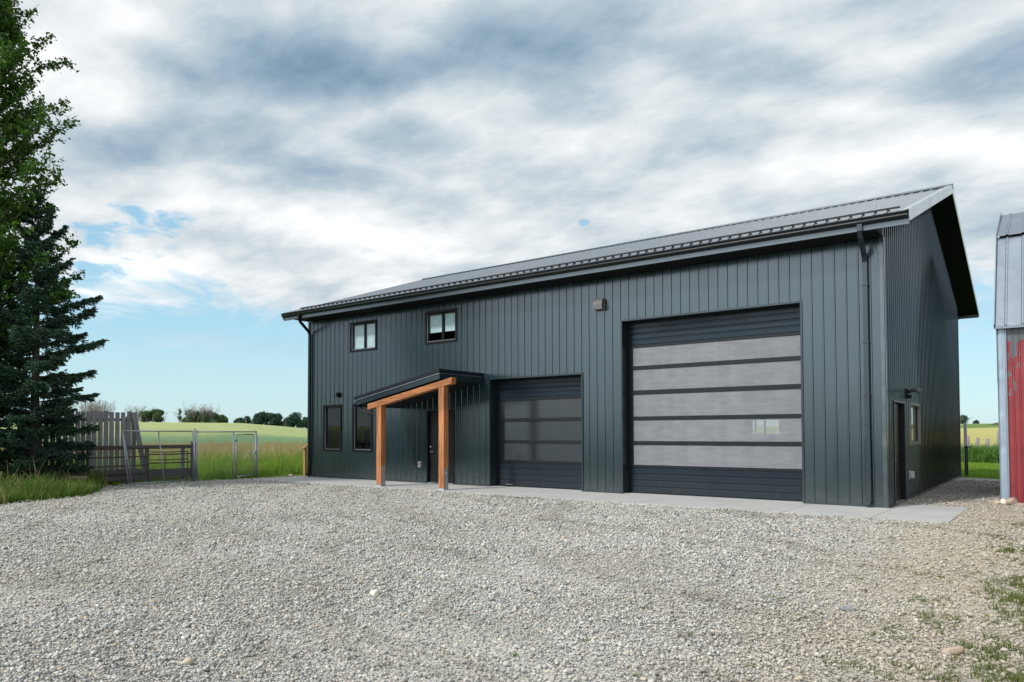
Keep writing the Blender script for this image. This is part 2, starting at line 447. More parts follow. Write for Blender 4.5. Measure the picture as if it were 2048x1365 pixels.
EDGE = [(4.5, -32), (3.7, -16), (3.15, -12.2), (2.9, -10.6), (2.5, -9.4), (1.8, -8.15), (.6, -7.4), (-.3, -7.0), (-1.35, -6.4), (-1.15, -5.0), (-1.1, -3.6),
        (-1.05, -2), (-1.0, -.2), (-.9, 1.2), (-.9, 13.9), (6, 13.6), (18.6, 13.5), (19.4, 12.9), (20.4, 12.5), (22, 12.7), (36, 13), (50, 12), (50, -32)]
def build_yard():
    pts = []
    for k in range(len(EDGE)):
        a, b = EDGE[k], EDGE[(k+1) % len(EDGE)]; d = math.dist(a, b); n = max(1, int(d/.25)) if d < 9 else 6
        for i in range(n):
            t = i/n; w = .06 if d < 9 else .1
            pts.append((a[0]+(b[0]-a[0])*t+random.uniform(-w, w), a[1]+(b[1]-a[1])*t+random.uniform(-w, w), -.018))
    import bmesh
    bm = bmesh.new(); vs = [bm.verts.new(p) for p in pts]; bm.faces.new(vs)
    bmesh.ops.triangulate(bm, faces=bm.faces[:]); bm.normal_update()
    if bm.faces[:][0].normal.z < 0: bmesh.ops.reverse_faces(bm, faces=bm.faces[:])
    me = bpy.data.meshes.new('gravel_yard'); bm.to_mesh(me); bm.free()
    return tag(link_mesh('gravel_yard', me, GRAVEL), kind='structure')
build_yard()

# ------------------------------------------------------------------ scatter (geometry nodes)
def scatter(name, pts, rots, scl, idx, protos):
    me = bpy.data.meshes.new(name); me.vertices.add(len(pts))
    me.vertices.foreach_set('co', np.asarray(pts, np.float32).ravel())
    for an, ty, arr, key in (('rot', 'FLOAT_VECTOR', rots, 'vector'), ('scl', 'FLOAT_VECTOR', scl, 'vector'), ('idx', 'INT', idx, 'value')):
        a = me.attributes.new(an, ty, 'POINT'); a.data.foreach_set(key, np.asarray(arr, np.int32 if ty == 'INT' else np.float32).ravel())
    o = link_mesh(name, me, None)
    ng = bpy.data.node_groups.new(name, 'GeometryNodeTree')
    ng.interface.new_socket('Geometry', in_out='INPUT', socket_type='NodeSocketGeometry')
    ng.interface.new_socket('Geometry', in_out='OUTPUT', socket_type='NodeSocketGeometry')
    gi = ng.nodes.new('NodeGroupInput'); go = ng.nodes.new('NodeGroupOutput')
    iop = ng.nodes.new('GeometryNodeInstanceOnPoints'); join = ng.nodes.new('GeometryNodeJoinGeometry')
    for p in protos[::-1]:
        oi = ng.nodes.new('GeometryNodeObjectInfo'); oi.inputs['Object'].default_value = p
        oi.transform_space = 'ORIGINAL'
        gt = ng.nodes.new('GeometryNodeGeometryToInstance')
        ng.links.new(oi.outputs['Geometry'], gt.inputs[0]); ng.links.new(gt.outputs[0], join.inputs[0])
    def na(n, t):
        x = ng.nodes.new('GeometryNodeInputNamedAttribute'); x.data_type = t; x.inputs['Name'].default_value = n
        return next(s for s in x.outputs if s.enabled and s.name == 'Attribute')
    ng.links.new(gi.outputs[0], iop.inputs['Points']); ng.links.new(join.outputs[0], iop.inputs['Instance'])
    iop.inputs['Pick Instance'].default_value = True
    ng.links.new(na('idx', 'INT'), iop.inputs['Instance Index'])
    ng.links.new(na('rot', 'FLOAT_VECTOR'), iop.inputs['Rotation'])
    ng.links.new(na('scl', 'FLOAT_VECTOR'), iop.inputs['Scale'])
    ng.links.new(iop.outputs[0], go.inputs[0])
    md = o.modifiers.new('scatter', 'NODES'); md.node_group = ng
    return o

def ico(sub):
    import bmesh
    bm = bmesh.new(); bmesh.ops.create_icosphere(bm, subdivisions=sub, radius=1)
    v = np.array([x.co[:] for x in bm.verts]); f = np.array([[q.index for q in x.verts] for x in bm.faces]); bm.free(); return v, f
def pebble_mesh(seed, sub=2, rough=.16):
    r = np.random.default_rng(seed); v, f = ico(sub)
    for _ in range(5):
        d = r.normal(size=3); d /= np.linalg.norm(d); v = v + rough*np.tanh(2.5*(v@d))[:, None]*d*r.uniform(-1, 1)
    for _ in range(6):     # flat facets
        d = r.normal(size=3); d /= np.linalg.norm(d); h = r.uniform(.7, .95); k = v@d
        v = v - np.maximum(k-h, 0)[:, None]*d
    return v*np.array([1, r.uniform(.7, .95), r.uniform(.5, .7)]), f

from mathutils.geometry import intersect_point_tri
def in_poly(x, y, poly):
    x = np.asarray(x); y = np.asarray(y); c = np.zeros(x.shape, bool); n = len(poly)
    for i in range(n):
        x0, y0 = poly[i]; x1, y1 = poly[(i+1) % n]
        if y0 == y1: continue
        t = ((y0 > y) != (y1 > y)) & (x < (x1-x0)*(y-y0)/(y1-y0)+x0); c ^= t
    return c

SLAB = (-.45, 20.16, -2.12, 1.15)
def loose_gravel():
    protos = [np_mesh('pebble', *pebble_mesh(s, 2 if s < 4 else 1), STONE, link=False, smooth=True) for s in range(8)]
    out = []
    for r0, r1, dens, s0 in ((3.2, 6.4, 3500, .0088), (6.4, 9.5, 2700, .0096), (9.5, 15, 1150, .0122), (15, 28, 260, .0160)):
        a0, a1 = math.radians(-84), math.radians(8)
        n = int((a1-a0)/2*(r1**2-r0**2)*dens)
        r = np.sqrt(rng.uniform(r0**2, r1**2, n)); a = rng.uniform(a0, a1, n)
        x = YC[0]+r*np.sin(a); y = YC[1]+r*np.cos(a)
        s = s0*np.exp(rng.normal(0, .33, n)); s = np.minimum(s, .030)
        out.append(np.stack([x, y, s], 1))
    p = np.concatenate(out); x, y, s = p.T
    keep = in_poly(x, y, EDGE) & ~((x > SLAB[0]-.02) & (x < SLAB[1]+.02) & (y > SLAB[2]-.02) & (y < np.where(x > 18.9, SLAB[3]+.02, 99))) & ~((x > 20.6) & (y > 2.55))
    p = p[keep]; n = len(p); x, y, s = p.T
    und = .010*np.sin(x*1.3+.5*y)+.008*np.sin(y*2.1-x*.7)
    pts = np.stack([x, y, -.018+und*.4+s*(rng.uniform(0, 1, n)**1.6)*1.5], 1)
    rot = np.stack([rng.normal(0, .35, n), rng.normal(0, .35, n), rng.uniform(0, 6.28, n)], 1)
    idx = np.where(s > .014, rng.integers(0, 4, n), rng.integers(4, 8, n))
    o = scatter('loose_gravel', pts, rot, np.repeat(s[:, None], 3, 1), idx, protos)
    tag(o, 'loose grey and tan gravel stones covering the yard in front', 'gravel', kind='stuff')
loose_gravel()

# ------------------------------------------------------------------ paving
def paving():
    mb = MB(); xs = [-.45, 2.0, 4.45, 6.9, 9.35, 11.75, 14.2, 15.87, 17.35, 18.95, 20.16]
    for a, b in zip(xs, xs[1:]):
        y1 = .05 if b < 20 else 1.15
        if b > 20:
            mb.box(a+.006, b, -2.12, 1.15, -.12, 0)
        else:
            mb.box(a+.006, b-.006, -2.12, -.002, -.12, 0)
    o = mb.build('pavement', CONC); tag(o, kind='structure')
    mb = MB().box(-.44, 20.15, -2.11, -.004, -.11, -.012)
    g = mb.build('pavement_joint_filler', simple('joint_filler', (.12, .115, .10), .95)); tag(g, kind='structure')
paving()

# ------------------------------------------------------------------ the workshop
LN, WD = 18.84, 13.254
OV = .60; EZ, RZ = 5.87, 8.334
SL = (RZ-EZ)/(WD/2+.665)
def roof_z(y): return EZ+(y+.665)*SL if y < WD/2 else EZ+(WD+.665-y)*SL
PITCH = .2355
def siding(mb, s0, s1, zb, zt, openings, place, pitch=PITCH, extra=(), phase=0.0):
    """ribbed panel; place(s, out, z) -> point"""
    prof = []
    k = math.floor((s0-phase)/pitch)-1
    while phase+k*pitch < s1+pitch:
        c = phase+k*pitch
        prof += [(c-.020, 0), (c-.010, .019), (c+.010, .019), (c+.020, 0)]
        for q in (pitch/3, 2*pitch/3):
            prof += [(c+q-.012, 0), (c+q-.004, .0009), (c+q+.004, .0009), (c+q+.012, 0)]
        k += 1
    ps = np.array([p[0] for p in prof]); po = np.array([p[1] for p in prof])
    br = sorted(set([s0, s1] + [p for p in ps if s0 < p < s1] + [e for o in openings for e in (o[0], o[1]) if s0 < e < s1] + [e for e in extra if s0 < e < s1]))
    off = lambda s: float(np.interp(s, ps, po))
    for a, b in zip(br, br[1:]):
        if b-a < 1e-6: continue
        m = (a+b)/2; iv = [(zb, None)]
        ops = sorted([(o[2], o[3]) for o in openings if o[0] < m < o[1]])
        cur = zb; segs = []
        for lo, hi in ops:
            if lo > cur+1e-6: segs.append((cur, lo))
            cur = hi
        segs.append((cur, None))
        for lo, hi in segs:
            ha = zt(a) if hi is None else hi; hb = zt(b) if hi is None else hi
            mb.add([place(a, off(a), lo), place(b, off(b), lo), place(b, off(b), hb), place(a, off(a), ha)], [(0, 1, 2, 3)])

shop = empty('workshop_building', (0, 0, 0))
tag(shop, 'large charcoal ribbed steel workshop with two overhead doors and a timber porch', 'building')
D1 = (8.424, 11.544, 0, 3.111); D2 = (12.775, 17.185, 0, 4.403)
U1 = (2.256, 3.562, 4.354, 5.344); U2 = (5.816, 7.118, 4.354, 5.344)
W1 = (.845, 1.801, .945, 2.539); W2 = (2.407, 3.363, .945, 2.539)
PD = (5.93, 6.99, 0, 2.20)
ED = (.84, 2.05, .02, 2.19); EW = (2.95, 4.42, 1.26, 2.25)
RW = (11.50, 12.74, 1.42, 2.16)
SZ = 5.60
FW = MB(); siding(FW, 0.04, LN-.045, .012, lambda s: SZ, [D1, D2, U1, U2, W1, W2, PD], lambda s, o, z: (s, -.002-o, z))
gz = lambda s: roof_z(s)-.17
mb = MB(); siding(mb, .06, WD-.05, .012, gz, [ED, EW], lambda s, o, z: (LN+.002+o, s, z), extra=(WD/2,))
mb.build('end_wall', STEEL, shop)
mb = MB(); siding(mb, .05, WD-.05, .012, gz, [], lambda s, o, z: (-.002-o, WD-s, z), extra=(WD/2,))
mb.build('end_wall', STEEL, shop)
mb = MB(); siding(mb, .05, LN-.05, .012, lambda s: SZ, [(LN-RW[1], LN-RW[0], RW[2], RW[3])], lambda s, o, z: (LN-s, WD+.002+o, z))
mb.build('rear_wall', STEEL, shop)
# foundation lip, interior floor
mb = MB().box(0.02, LN-.02, .0, WD-.02, -.12, .006); mb.build('floor_slab', CONC, shop)
mb = MB()
for (x0, x1, y0, y1) in ((0, LN, -.030, -.004), (0, LN, WD+.004, WD+.03), (LN+.004, LN+.03, 0, WD), (-.03, -.004, 0, WD)):
    pass
mb.box(.05, LN-.05, WD-.16, WD-.14, .01, 1.42).box(.05, 11.5, WD-.16, WD-.14, 1.42, 5.5).box(12.74, LN-.05, WD-.16, WD-.14, 1.42, 5.5).box(11.5, 12.74, WD-.16, WD-.14, 2.16, 5.5)
mb.box(.05, 8.2, .12, .14, 2.75, 2.77) ; mb.box(8.12, 8.14, .14, WD-.2, .01, 5.5)
mb.box(.05, 8.12, 3.5, 3.52, .01, 5.5); mb.box(.05, 8.1, .12, 3.5, 2.80, 2.95)
mb.box(.14, LN-.14, .1, WD-.17, 5.52, 5.54)
mb.build('interior_lining', DARKIN, shop)

# trims
mb = MB()
prof = [(LN-.06, -.024), (LN-.056, -.034), (LN+.020, -.035), (LN+.030, -.031), (LN+.035, -.022), (LN+.034, .07), (LN+.024, .075), (LN+.024, -.018), (LN+.016, -.024)]; n = len(prof)
NZ = 40; vs = []
for i in range(NZ+1):
    z = SZ*i/NZ; wb = .0022*math.sin(i*1.3)*math.sin(i*.41+1)
    vs += [(x+wb, y-wb, z) for x, y in prof]
mb.add(vs, [(i*n+j, i*n+(j+1) % n, (i+1)*n+(j+1) % n, (i+1)*n+j) for i in range(NZ) for j in range(n)]+[tuple(range(n))[::-1]])
ct = mb.build('corner_trim', painted_steel('corner_trim_steel', (.07, .088, .10), .22, .5, .3, .2, 1.0), shop)
mb = MB(); mb.bbox(-.034, .055, -.034, -.0225, 0, SZ, .002); mb.bbox(-.034, -.0225, -.0225, .06, 0, SZ, .002)
mb.build('corner_trim', TRIM, shop)
mb = MB(); mb.bbox(LN+.0225, LN+.034, WD-.07, WD+.03, 0, SZ, .002); mb.bbox(LN-.06, LN+.0225, WD+.0225, WD+.034, 0, SZ, .002)
mb.build('corner_trim', TRIM, shop)
for a, b in ((.055, PD[0]-.06), (PD[1]+.06, D1[0]-.06), (D1[1]+.06, D2[0]-.06), (D2[1]+.06, LN-.06)): MB().box(a, b, -.030, -.0245, .004, .045).build('base_flashing', TRIM, shop)
for a, b in ((.08, ED[0]-.05), (ED[1]+.05, WD-.07)): MB().box(LN+.0245, LN+.030, a, b, .004, .045).build('base_flashing', TRIM, shop)
# screws on the flats at girt lines
mb = FW
for z in (.12, 1.9, 3.75, 5.2):
    for k in range(1, 80, 1):
        x = k*PITCH+.045
        if x > LN-.1 or any(o[0]-.05 < x < o[1]+.05 and o[2]-.05 < z < o[3]+.05 for o in (D1, D2, U1, U2, W1, W2, PD)): continue
        mb.box(x-.005, x+.005, -.010, -.0025, z-.005, z+.005)
mb.build('front_wall', STEEL, shop)

# ---- roof
roof = empty('roof'); roof.parent = shop
def roof_side(front):
    mb = MB(); x0, x1 = -OV, LN+OV; prof = []
    k = 0; xs = []
    while k*PITCH-OV < x1+.1:
        c = -OV+.06+k*PITCH; xs.append(c)
        prof += [(c-.030, 0), (c-.013, .024), (c+.013, .024), (c+.030, 0), (c+PITCH/3-.012, 0), (c+PITCH/3, .004), (c+PITCH/3+.012, 0), (c+2*PITCH/3-.012, 0), (c+2*PITCH/3, .004), (c+2*PITCH/3+.012, 0)]
        k += 1
    prof = [p for p in prof if x0 < p[0] < x1]
    prof = [(x0, 0)]+prof+[(x1, 0)]
    ye, yr = (-.70, WD/2-.01) if front else (WD+.70, WD/2+.01)
    nz = math.cos(math.atan(SL)); ny = -math.sin(math.atan(SL))*(1 if front else -1)
    vs = []
    for x, h in prof:
        for y in (ye, yr):
            z = EZ+.004+(y+.665)*SL if front else EZ+.004+(WD+.665-y)*SL
            vs.append((x, y+ny*h, z+nz*h))
    fs = [(2*i, 2*i+2, 2*i+3, 2*i+1) if front else (2*i, 2*i+1, 2*i+3, 2*i+2) for i in range(len(prof)-1)]
    mb.add(vs, fs); return mb, xs
RP, ribx = roof_side(True)
mb, _ = roof_side(False); mb.build('roof_panel', ROOF, roof)
# deck under the panels, sloped, so that the overhang has thickness
T = .15
def deck(front):
    y0, y1 = (-.64, WD/2) if front else (WD/2, WD+.64)
    z0, z1 = (roof_z(y0)-.004, RZ-.004) if front else (RZ-.004, roof_z(y1)-.004)
    x0, x1 = -OV+.02, LN+OV-.02
    vs = [(x0,y0,z0-T),(x1,y0,z0-T),(x1,y1,z1-T),(x0,y1,z1-T),(x0,y0,z0),(x1,y0,z0),(x1,y1,z1),(x0,y1,z1)]
    return MB().add(vs, [(0,3,2,1),(4,5,6,7),(0,1,5,4),(1,2,6,5),(2,3,7,6),(3,0,4,7)])
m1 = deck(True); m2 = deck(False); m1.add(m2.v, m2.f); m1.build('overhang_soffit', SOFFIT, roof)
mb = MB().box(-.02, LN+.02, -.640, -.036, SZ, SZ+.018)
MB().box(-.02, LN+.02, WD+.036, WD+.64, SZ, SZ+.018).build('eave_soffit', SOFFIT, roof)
for xe in (-.02, LN+.005):
    mb.add([(xe, -.64, SZ+.018), (xe, -.036, SZ+.018), (xe, -.036, 5.9), (xe, -.64, 5.74), (xe+.015, -.64, SZ+.018), (xe+.015, -.036, SZ+.018), (xe+.015, -.036, 5.9), (xe+.015, -.64, 5.74)],
           [(0,1,2,3), (7,6,5,4), (0,4,5,1), (1,5,6,2), (2,6,7,3), (3,7,4,0)])
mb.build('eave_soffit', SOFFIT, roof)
MB().box(-OV, LN+OV, WD+.642, WD+.665, 5.615, 5.835).build('fascia', FASCIA, roof)
mb = MB().box(-OV, LN+OV, -.665, -.642, 5.615, 5.835)
mb.build('fascia', FASCIA, roof)
# rake trims: folded angle over the panel edge plus a face
def rake(x, sgn, front):
    mb = MB(); y0, y1 = (-.70, WD/2) if front else (WD+.70, WD/2)
    def pt(y, dx, dz): return (x+sgn*dx, y, (EZ+(y+.665)*SL if front else EZ+(WD+.665-y)*SL)+dz)
    # profile in (dx outwards, dz): top flange, face, hem
    prof = [(-.14, .030), (-.02, .042), (.006, .040), (.006, -.095), (.012, -.10), (.012, -.195), (.0, -.205)]
    n = 24; vs = []; 
    for i in range(n+1):
        y = y0+(y1-y0)*i/n
        for (a, b) in prof: vs.append(pt(y, a, b))
    m = len(prof); fs = []
    for i in range(n):
        for j in range(m-1):
            q = (i*m+j, i*m+j+1, (i+1)*m+j+1, (i+1)*m+j)
            fs.append(q if (sgn > 0) == (not front) else q[::-1])
    mb.add(vs, fs)
    return mb
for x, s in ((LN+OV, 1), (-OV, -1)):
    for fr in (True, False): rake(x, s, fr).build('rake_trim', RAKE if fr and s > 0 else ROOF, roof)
mb = RP
for i in range(30):     # trim screws
    y = -.5+i*.24; z = EZ+(y+.665)*SL
    mb.box(LN+OV+.012, LN+OV+.018, y-.007, y+.007, z-.05, z-.036)
    mb.box(LN+OV-.09, LN+OV-.078, y-.006, y+.006, z+.036, z+.046)
for k, x in enumerate(ribx):
    if x > LN+OV-.15: continue
    for y in (.3, 2.4, 4.5):
        z = EZ+(y+.665)*SL; mb.box(x+.045, x+.055, y-.006, y+.006, z+.004, z+.012)
mb.build('roof_panel', ROOF, roof)
mb = MB()   # ridge cap with vented closures
yr = WD/2
for s in (-1, 1):
    prof = [(0, .075), (.20, .075-.20*SL-.0), (.205, .040-.205*SL)]
    for i in range(len(prof)-1):
        (a, za), (b, zb) = prof[i], prof[i+1]
        vs = [(-OV-.01, yr+s*a, RZ+za), (LN+OV+.015, yr+s*a, RZ+za), (LN+OV+.015, yr+s*b, RZ+zb), (-OV-.01, yr+s*b, RZ+zb)]
        mb.add(vs, [(0, 1, 2, 3) if s > 0 else (3, 2, 1, 0)])
mb.build('ridge_cap', TRIM, roof)
mb = MB()
for a, b in zip(ribx, ribx[1:]):
    y = yr-.20; z = EZ+(y+.665)*SL
    if b < LN+OV: mb.box(a+.022, b-.022, y, y+.03, z+.005, z+.048)
mb.build('ridge_closure', BLACKM, roof)
# snow guard
mb = MB(); yg = -.22; zg = EZ+(yg+.665)*SL
mb.obox((-OV+.35, yg, zg+.075), (LN+OV-.22, yg, zg+.075), .030, .036)
mb.build('snow_guard', GUTTER, roof)
mb = MB()
for x in ribx:
    if -OV+.3 < x < LN+OV-.2:
        MB().box(x-.024, x+.024, yg-.035, yg+.035, zg+.016, zg+.046).box(x-.016, x+.016, yg-.04, yg-.014, zg+.0455, zg+.07).build('snow_guard_clamp', BLACKM, roof)
# gutter: K profile
def gutter():
    prof = [(-.668, 5.845), (-.668, 5.735), (-.745, 5.735), (-.775, 5.775), (-.765, 5.80), (-.792, 5.845), (-.792, 5.86), (-.780, 5.86), (-.780, 5.85), (-.752, 5.80), (-.762, 5.776), (-.740, 5.747), (-.682, 5.747), (-.682, 5.845)]
    x0, x1 = -OV-.0, LN+OV-.015; n = len(prof); mb = MB()
    mb.add([(x0, y, z) for y, z in prof]+[(x1, y, z) for y, z in prof], [(i, i+n, (i+1) % n+n, (i+1) % n) for i in range(n)])
    for x in (x0, x1-.002): mb.add([(x, y, z) for y, z in prof[:6]]+[(x+.002, y, z) for y, z in prof[:6]], [tuple(range(6))[::-1], tuple(range(6, 12))]+[(i, (i+1)%6, (i+1)%6+6, i+6) for i in range(6)])
    return mb
gutter().build('gutter', GUTTER, shop)
def downspout(x, xt, low_wide):
    mb = MB()
    w, d = .092, .066
    path = [(xt, -.715, 5.74), (xt, -.715, 5.62), (xt+(x-xt)*.25, -.60, 5.50), (x, -.13, 5.22), (x, -.078, 5.10), (x, -.078, .42)]
    rr = []
    for i in range(len(path)):
        p = Vector(path[i]); dvec = (Vector(path[min(i+1, len(path)-1)])-Vector(path[max(i-1, 0)])).normalized()
        xx = Vector((1, 0, 0)); u = dvec.cross(xx).normalized()
        rr.append([p+xx*a*w/2+u*b*d/2 for a, b in ((-1,-1),(-.8,-1.02),(-.3,-.85),(.3,-.85),(.8,-1.02),(1,-1),(1,1),(-1,1))])
    n = 8; vs = [v for q in rr for v in q]
    fs = [(i*n+j, i*n+(j+1) % n, (i+1)*n+(j+1) % n, (i+1)*n+j) for i in range(len(rr)-1) for j in range(n)]
    mb.add(vs, fs)
    wl = .054 if low_wide else .05
    mb.bbox(x-wl, x+wl, -.118, -.040, .10, 1.42, .012)
    mb.bbox(x-wl, x+wl, -.20, -.05, .05, .13, .012)
    o = mb.build('downspout', GUTTER if not low_wide else TRIM, shop)
    for z in (.5, 1.7, 2.3, 3.4, 4.6): MB().bbox(x-.062, x+.062, -.124, -.022, z, z+.025, .003).build('downspout_strap', TRIM, o)
downspout(18.52, 18.56, True)
downspout(.13, .33, False)

# ---- window builder
def window(op, axis, parent, split, blinds, sash_light=False):
    """axis 'Y': in the front wall (facing -Y); 'X': in the end wall (facing +X)"""
    a0, a1, z0, z1 = op
    if axis == 'Y': P = lambda a, o, z: (a, -o, z)
    elif axis == 'R': P = lambda a, o, z: (a, WD+o, z)
    else: P = lambda a, o, z: (LN+o, a, z)
    def bx(mb, s0, s1, o0, o1, q0, q1, b=.004):
        p, q = P(s0, o0, q0), P(s1, o1, q1)
        mb.bbox(min(p[0], q[0]), max(p[0], q[0]), min(p[1], q[1]), max(p[1], q[1]), q0, q1, b)
    t = .055
    mb = MB()
    bx(mb, a0-.018, a0+t, -.12, .032, z0-.018, z1+.018); bx(mb, a1-t, a1+.018, -.12, .032, z0-.018, z1+.018)
    bx(mb, a0+t, a1-t, -.12, .031, z0-.018, z0+t); bx(mb, a0+t, a1-t, -.12, .031, z1-t, z1+.018)
    fr = mb.build('window', BLACKM if not sash_light else simple('bronze_frame', (.26, .25, .23), .45, .3), parent)
    i0, i1, j0, j1 = a0+t, a1-t, z0+t, z1-t
    mb = MB()
    s = .035; mids = [i0]+split+[i1]
    for k in range(len(mids)-1):
        l, r_ = mids[k], mids[k+1]; o = -.035 if k % 2 == 0 else -.06
        bx(mb, l, l+s, o-.03, o, j0, j1, .003); bx(mb, r_-s, r_, o-.03, o, j0, j1, .003)
        bx(mb, l+s, r_-s, o-.03, o-.001, j0, j0+s, .003); bx(mb, l+s, r_-s, o-.03, o-.001, j1-s, j1, .003)
    mb.build('sash', GUTTER, fr)
    for k in range(len(mids)-1):
        l, r_ = mids[k], mids[k+1]; o = (-.035 if k % 2 == 0 else -.06)-.015
        p = [P(l+s, o, j0+s), P(r_-s, o, j0+s), P(r_-s, o, j1-s), P(l+s, o, j1-s)]
        p = [P(l+s-.004, o, j0+s-.004), P(r_-s+.004, o, j0+s-.004), P(r_-s+.004, o, j1-s+.004), P(l+s-.004, o, j1-s+.004)]
        MB().add(p, [(0, 1, 2, 3) if axis != 'R' else (3, 2, 1, 0)]).build('pane', GLASS, fr)
    for (l, r_, zb, zt_) in blinds:
        mb = MB(); n = max(3, int((zt_-zb)/.05))
        bx(mb, l, r_, -.118, -.112, zb, zt_, .001)
        bx(mb, l, r_, -.124, -.104, zb-.02, zb, .003)
        mb.build('blind', BLIND, fr)
    mb = MB()
    bx(mb, i0, i0+.012, -.028, .0, j0, j1, .002); bx(mb, i0, i1, -.028, .0, j0, j0+.014, .002)
    mb.build('glazing_bead', GALV if not sash_light else GUTTER, fr)
    return fr
w = window(U1, 'Y', shop, [2.93], [(2.32, 2.90, 4.42, 5.29), (2.96, 3.50, 4.42, 5.29)])
window(U2, 'Y', shop, [6.50], [(5.88, 6.42, 4.72, 5.28), (6.53, 7.06, 4.72, 5.28)])
window(W1, 'Y', shop, [], []); window(W2, 'Y', shop, [], [])
window(EW, 'X', shop, [], [], True)
window(RW, 'R', shop, [11.72, 12.10], [])

# ---- overhead doors
def overhead(op, name_gl, glazed, bottom_top, top_bottom, mat, dy=.30):
    x0, x1, _, h = op
    d = empty('overhead_door', ((x0+x1)/2, dy, 0)); d.parent = shop
    ox = (x0+x1)/2
    mb = MB()      # jambs and header: folded trim around the opening, reaching back to the door
    mb.bbox(x0-.045, x0, -.030, dy-.0, .0, h+.045, .003); mb.bbox(x1, x1+.045, -.030, dy-.0, .0, h+.045, .003)
    mb.bbox(x0, x1, -.0305, dy-.0, h, h+.045, .003)
    o = mb.build('door_jamb', TRIM, d); o.location = (-ox, -dy, 0)
    mb = MB()
    mb.box(x0-.02, x0+.06, dy+.001, dy+.05, .0, h); mb.box(x1-.06, x1+.02, dy+.001, dy+.05, .0, h); mb.box(x0+.06, x1-.06, dy+.001, dy+.05, h-.05, h)
    o = mb.build('weather_seal', BLACKM, d); o.location = (-ox, -dy, 0)
    def solid(z0, z1, nr):
        mb = MB(); prof = [(dy+.02, z0)]
        st = (z1-z0)/nr
        for i in range(nr):
            a = z0+i*st
            prof += [(dy+.02, a+.012), (dy+.012, a+.022), (dy+.012, a+st-.030), (dy+.022, a+st-.018), (dy+.022, a+st)]
        prof.append((dy+.10, z1)); prof.append((dy+.10, z0))
        n = len(prof)
        mb.add([(x0+.002, y, z) for y, z in prof]+[(x1-.002, y, z) for y, z in prof], [(i+n, i, (i+1) % n, (i+1) % n+n) for i in range(n)])
        o = mb.build('solid_panel', DOORSEC, d); o.location = (-ox, -dy, 0)
    solid(.012, bottom_top, 4)
    solid(top_bottom, h-.0, 4)
    zs = [bottom_top]+[z for g in glazed for z in g]+[top_bottom]
    # rails between glass
    for i in range(0, len(zs), 2):
        a, b = zs[i], zs[i+1]
        mb = MB(); m = (a+b)/2
        if b-a > .04:
            mb.bbox(x0+.01, x1-.01, dy+.004, dy+.06, a+.001, b-.001, .006)
            if 0 < i < len(zs)-2: mb.box(x0+.012, x1-.012, dy+.0005, dy+.0035, m-.004, m+.004)
            o = mb.build('rail', GUTTER, d); o.location = (-ox, -dy, 0)
    for a, b in ((x0+.008, x0+.13), (x1-.085, x1-.008)):
        o = MB().bbox(a, b, dy+.002, dy+.058, bottom_top+.001, top_bottom-.001, .006).build('stile', GUTTER, d); o.location = (-ox, -dy, 0)
    for a, b in glazed:
        mb = MB().add([(x0+.13, dy+.026, a-.004), (x1-.085, dy+.026, a-.004), (x1-.085, dy+.026, b+.004), (x0+.13, dy+.026, b+.004)], [(0, 1, 2, 3)])
        o = mb.build('glazing_panel', mat, d); o.location = (-ox, -dy, 0)
    mb = MB().box(x0+.02, x1-.02, dy-.004, dy+.03, .0025, .012)
    o = mb.build('bottom_seal', BLACKM, d); o.location = (-ox, -dy, 0)
    return d
overhead(D2, 'big', [(.73, 1.24), (1.34, 1.87), (1.97, 2.53), (2.64, 3.17), (3.27, 3.74)], .66, 3.80, POLYBIG)
sm = overhead(D1, 'small', [(.77, 1.25), (1.35, 1.88), (1.98, 2.49)], .70, 2.57, POLYSM)
mb = MB().bbox(-1.22, -.98, -.006, .004, .055, .072, .003); mb.build('lift_handle', GALV, sm)

# ---- entry doors
def entry_front():
    x0, x1, _, h = PD
    d = empty('entry_door', ((x0+x1)/2, 0, 0)); d.parent = shop; ox = (x0+x1)/2
    def put(o): o.location = (-ox, 0, 0); return o
    mb = MB().bbox(x0-.05, x0, -.03, .12, 0, h+.05, .003).bbox(x1, x1+.05, -.03, .12, 0, h+.05, .003).bbox(x0, x1, -.031, .12, h, h+.05, .003)
    put(mb.build('door_frame', BLACKM, d))
    mb = MB().box(x0, x1, .06, .105, .03, h)
    for (a, b, q0, q1) in ((x0+.14, x0+.48, .25, .95), (x1-.48, x1-.14, .25, .95), (x0+.14, x0+.48, 1.15, 2.0), (x1-.48, x1-.14, 1.15, 2.0)):
        mb.bbox(a, b, .048, .06, q0, q1, .01)
    put(mb.build('door_leaf', DOORBLK, d))
    mb = MB().box(x0, x1, -.02, .115, .004, .028); put(mb.build('threshold', GALV, d))
    put(MB().tube([(x0+.08, .06, 1.14), (x0+.08, .005, 1.14)], .028, 12).build('deadbolt', CHROME, d, True))
    mb = MB(); mb.tube([(x0+.08, .06, .98), (x0+.08, .005, .98)], .028, 12)
    mb.tube([(x0+.08, .008, .98), (x0+.20, .006, .98)], .010, 8)
    put(mb.build('handle', CHROME, d, True))
entry_front()
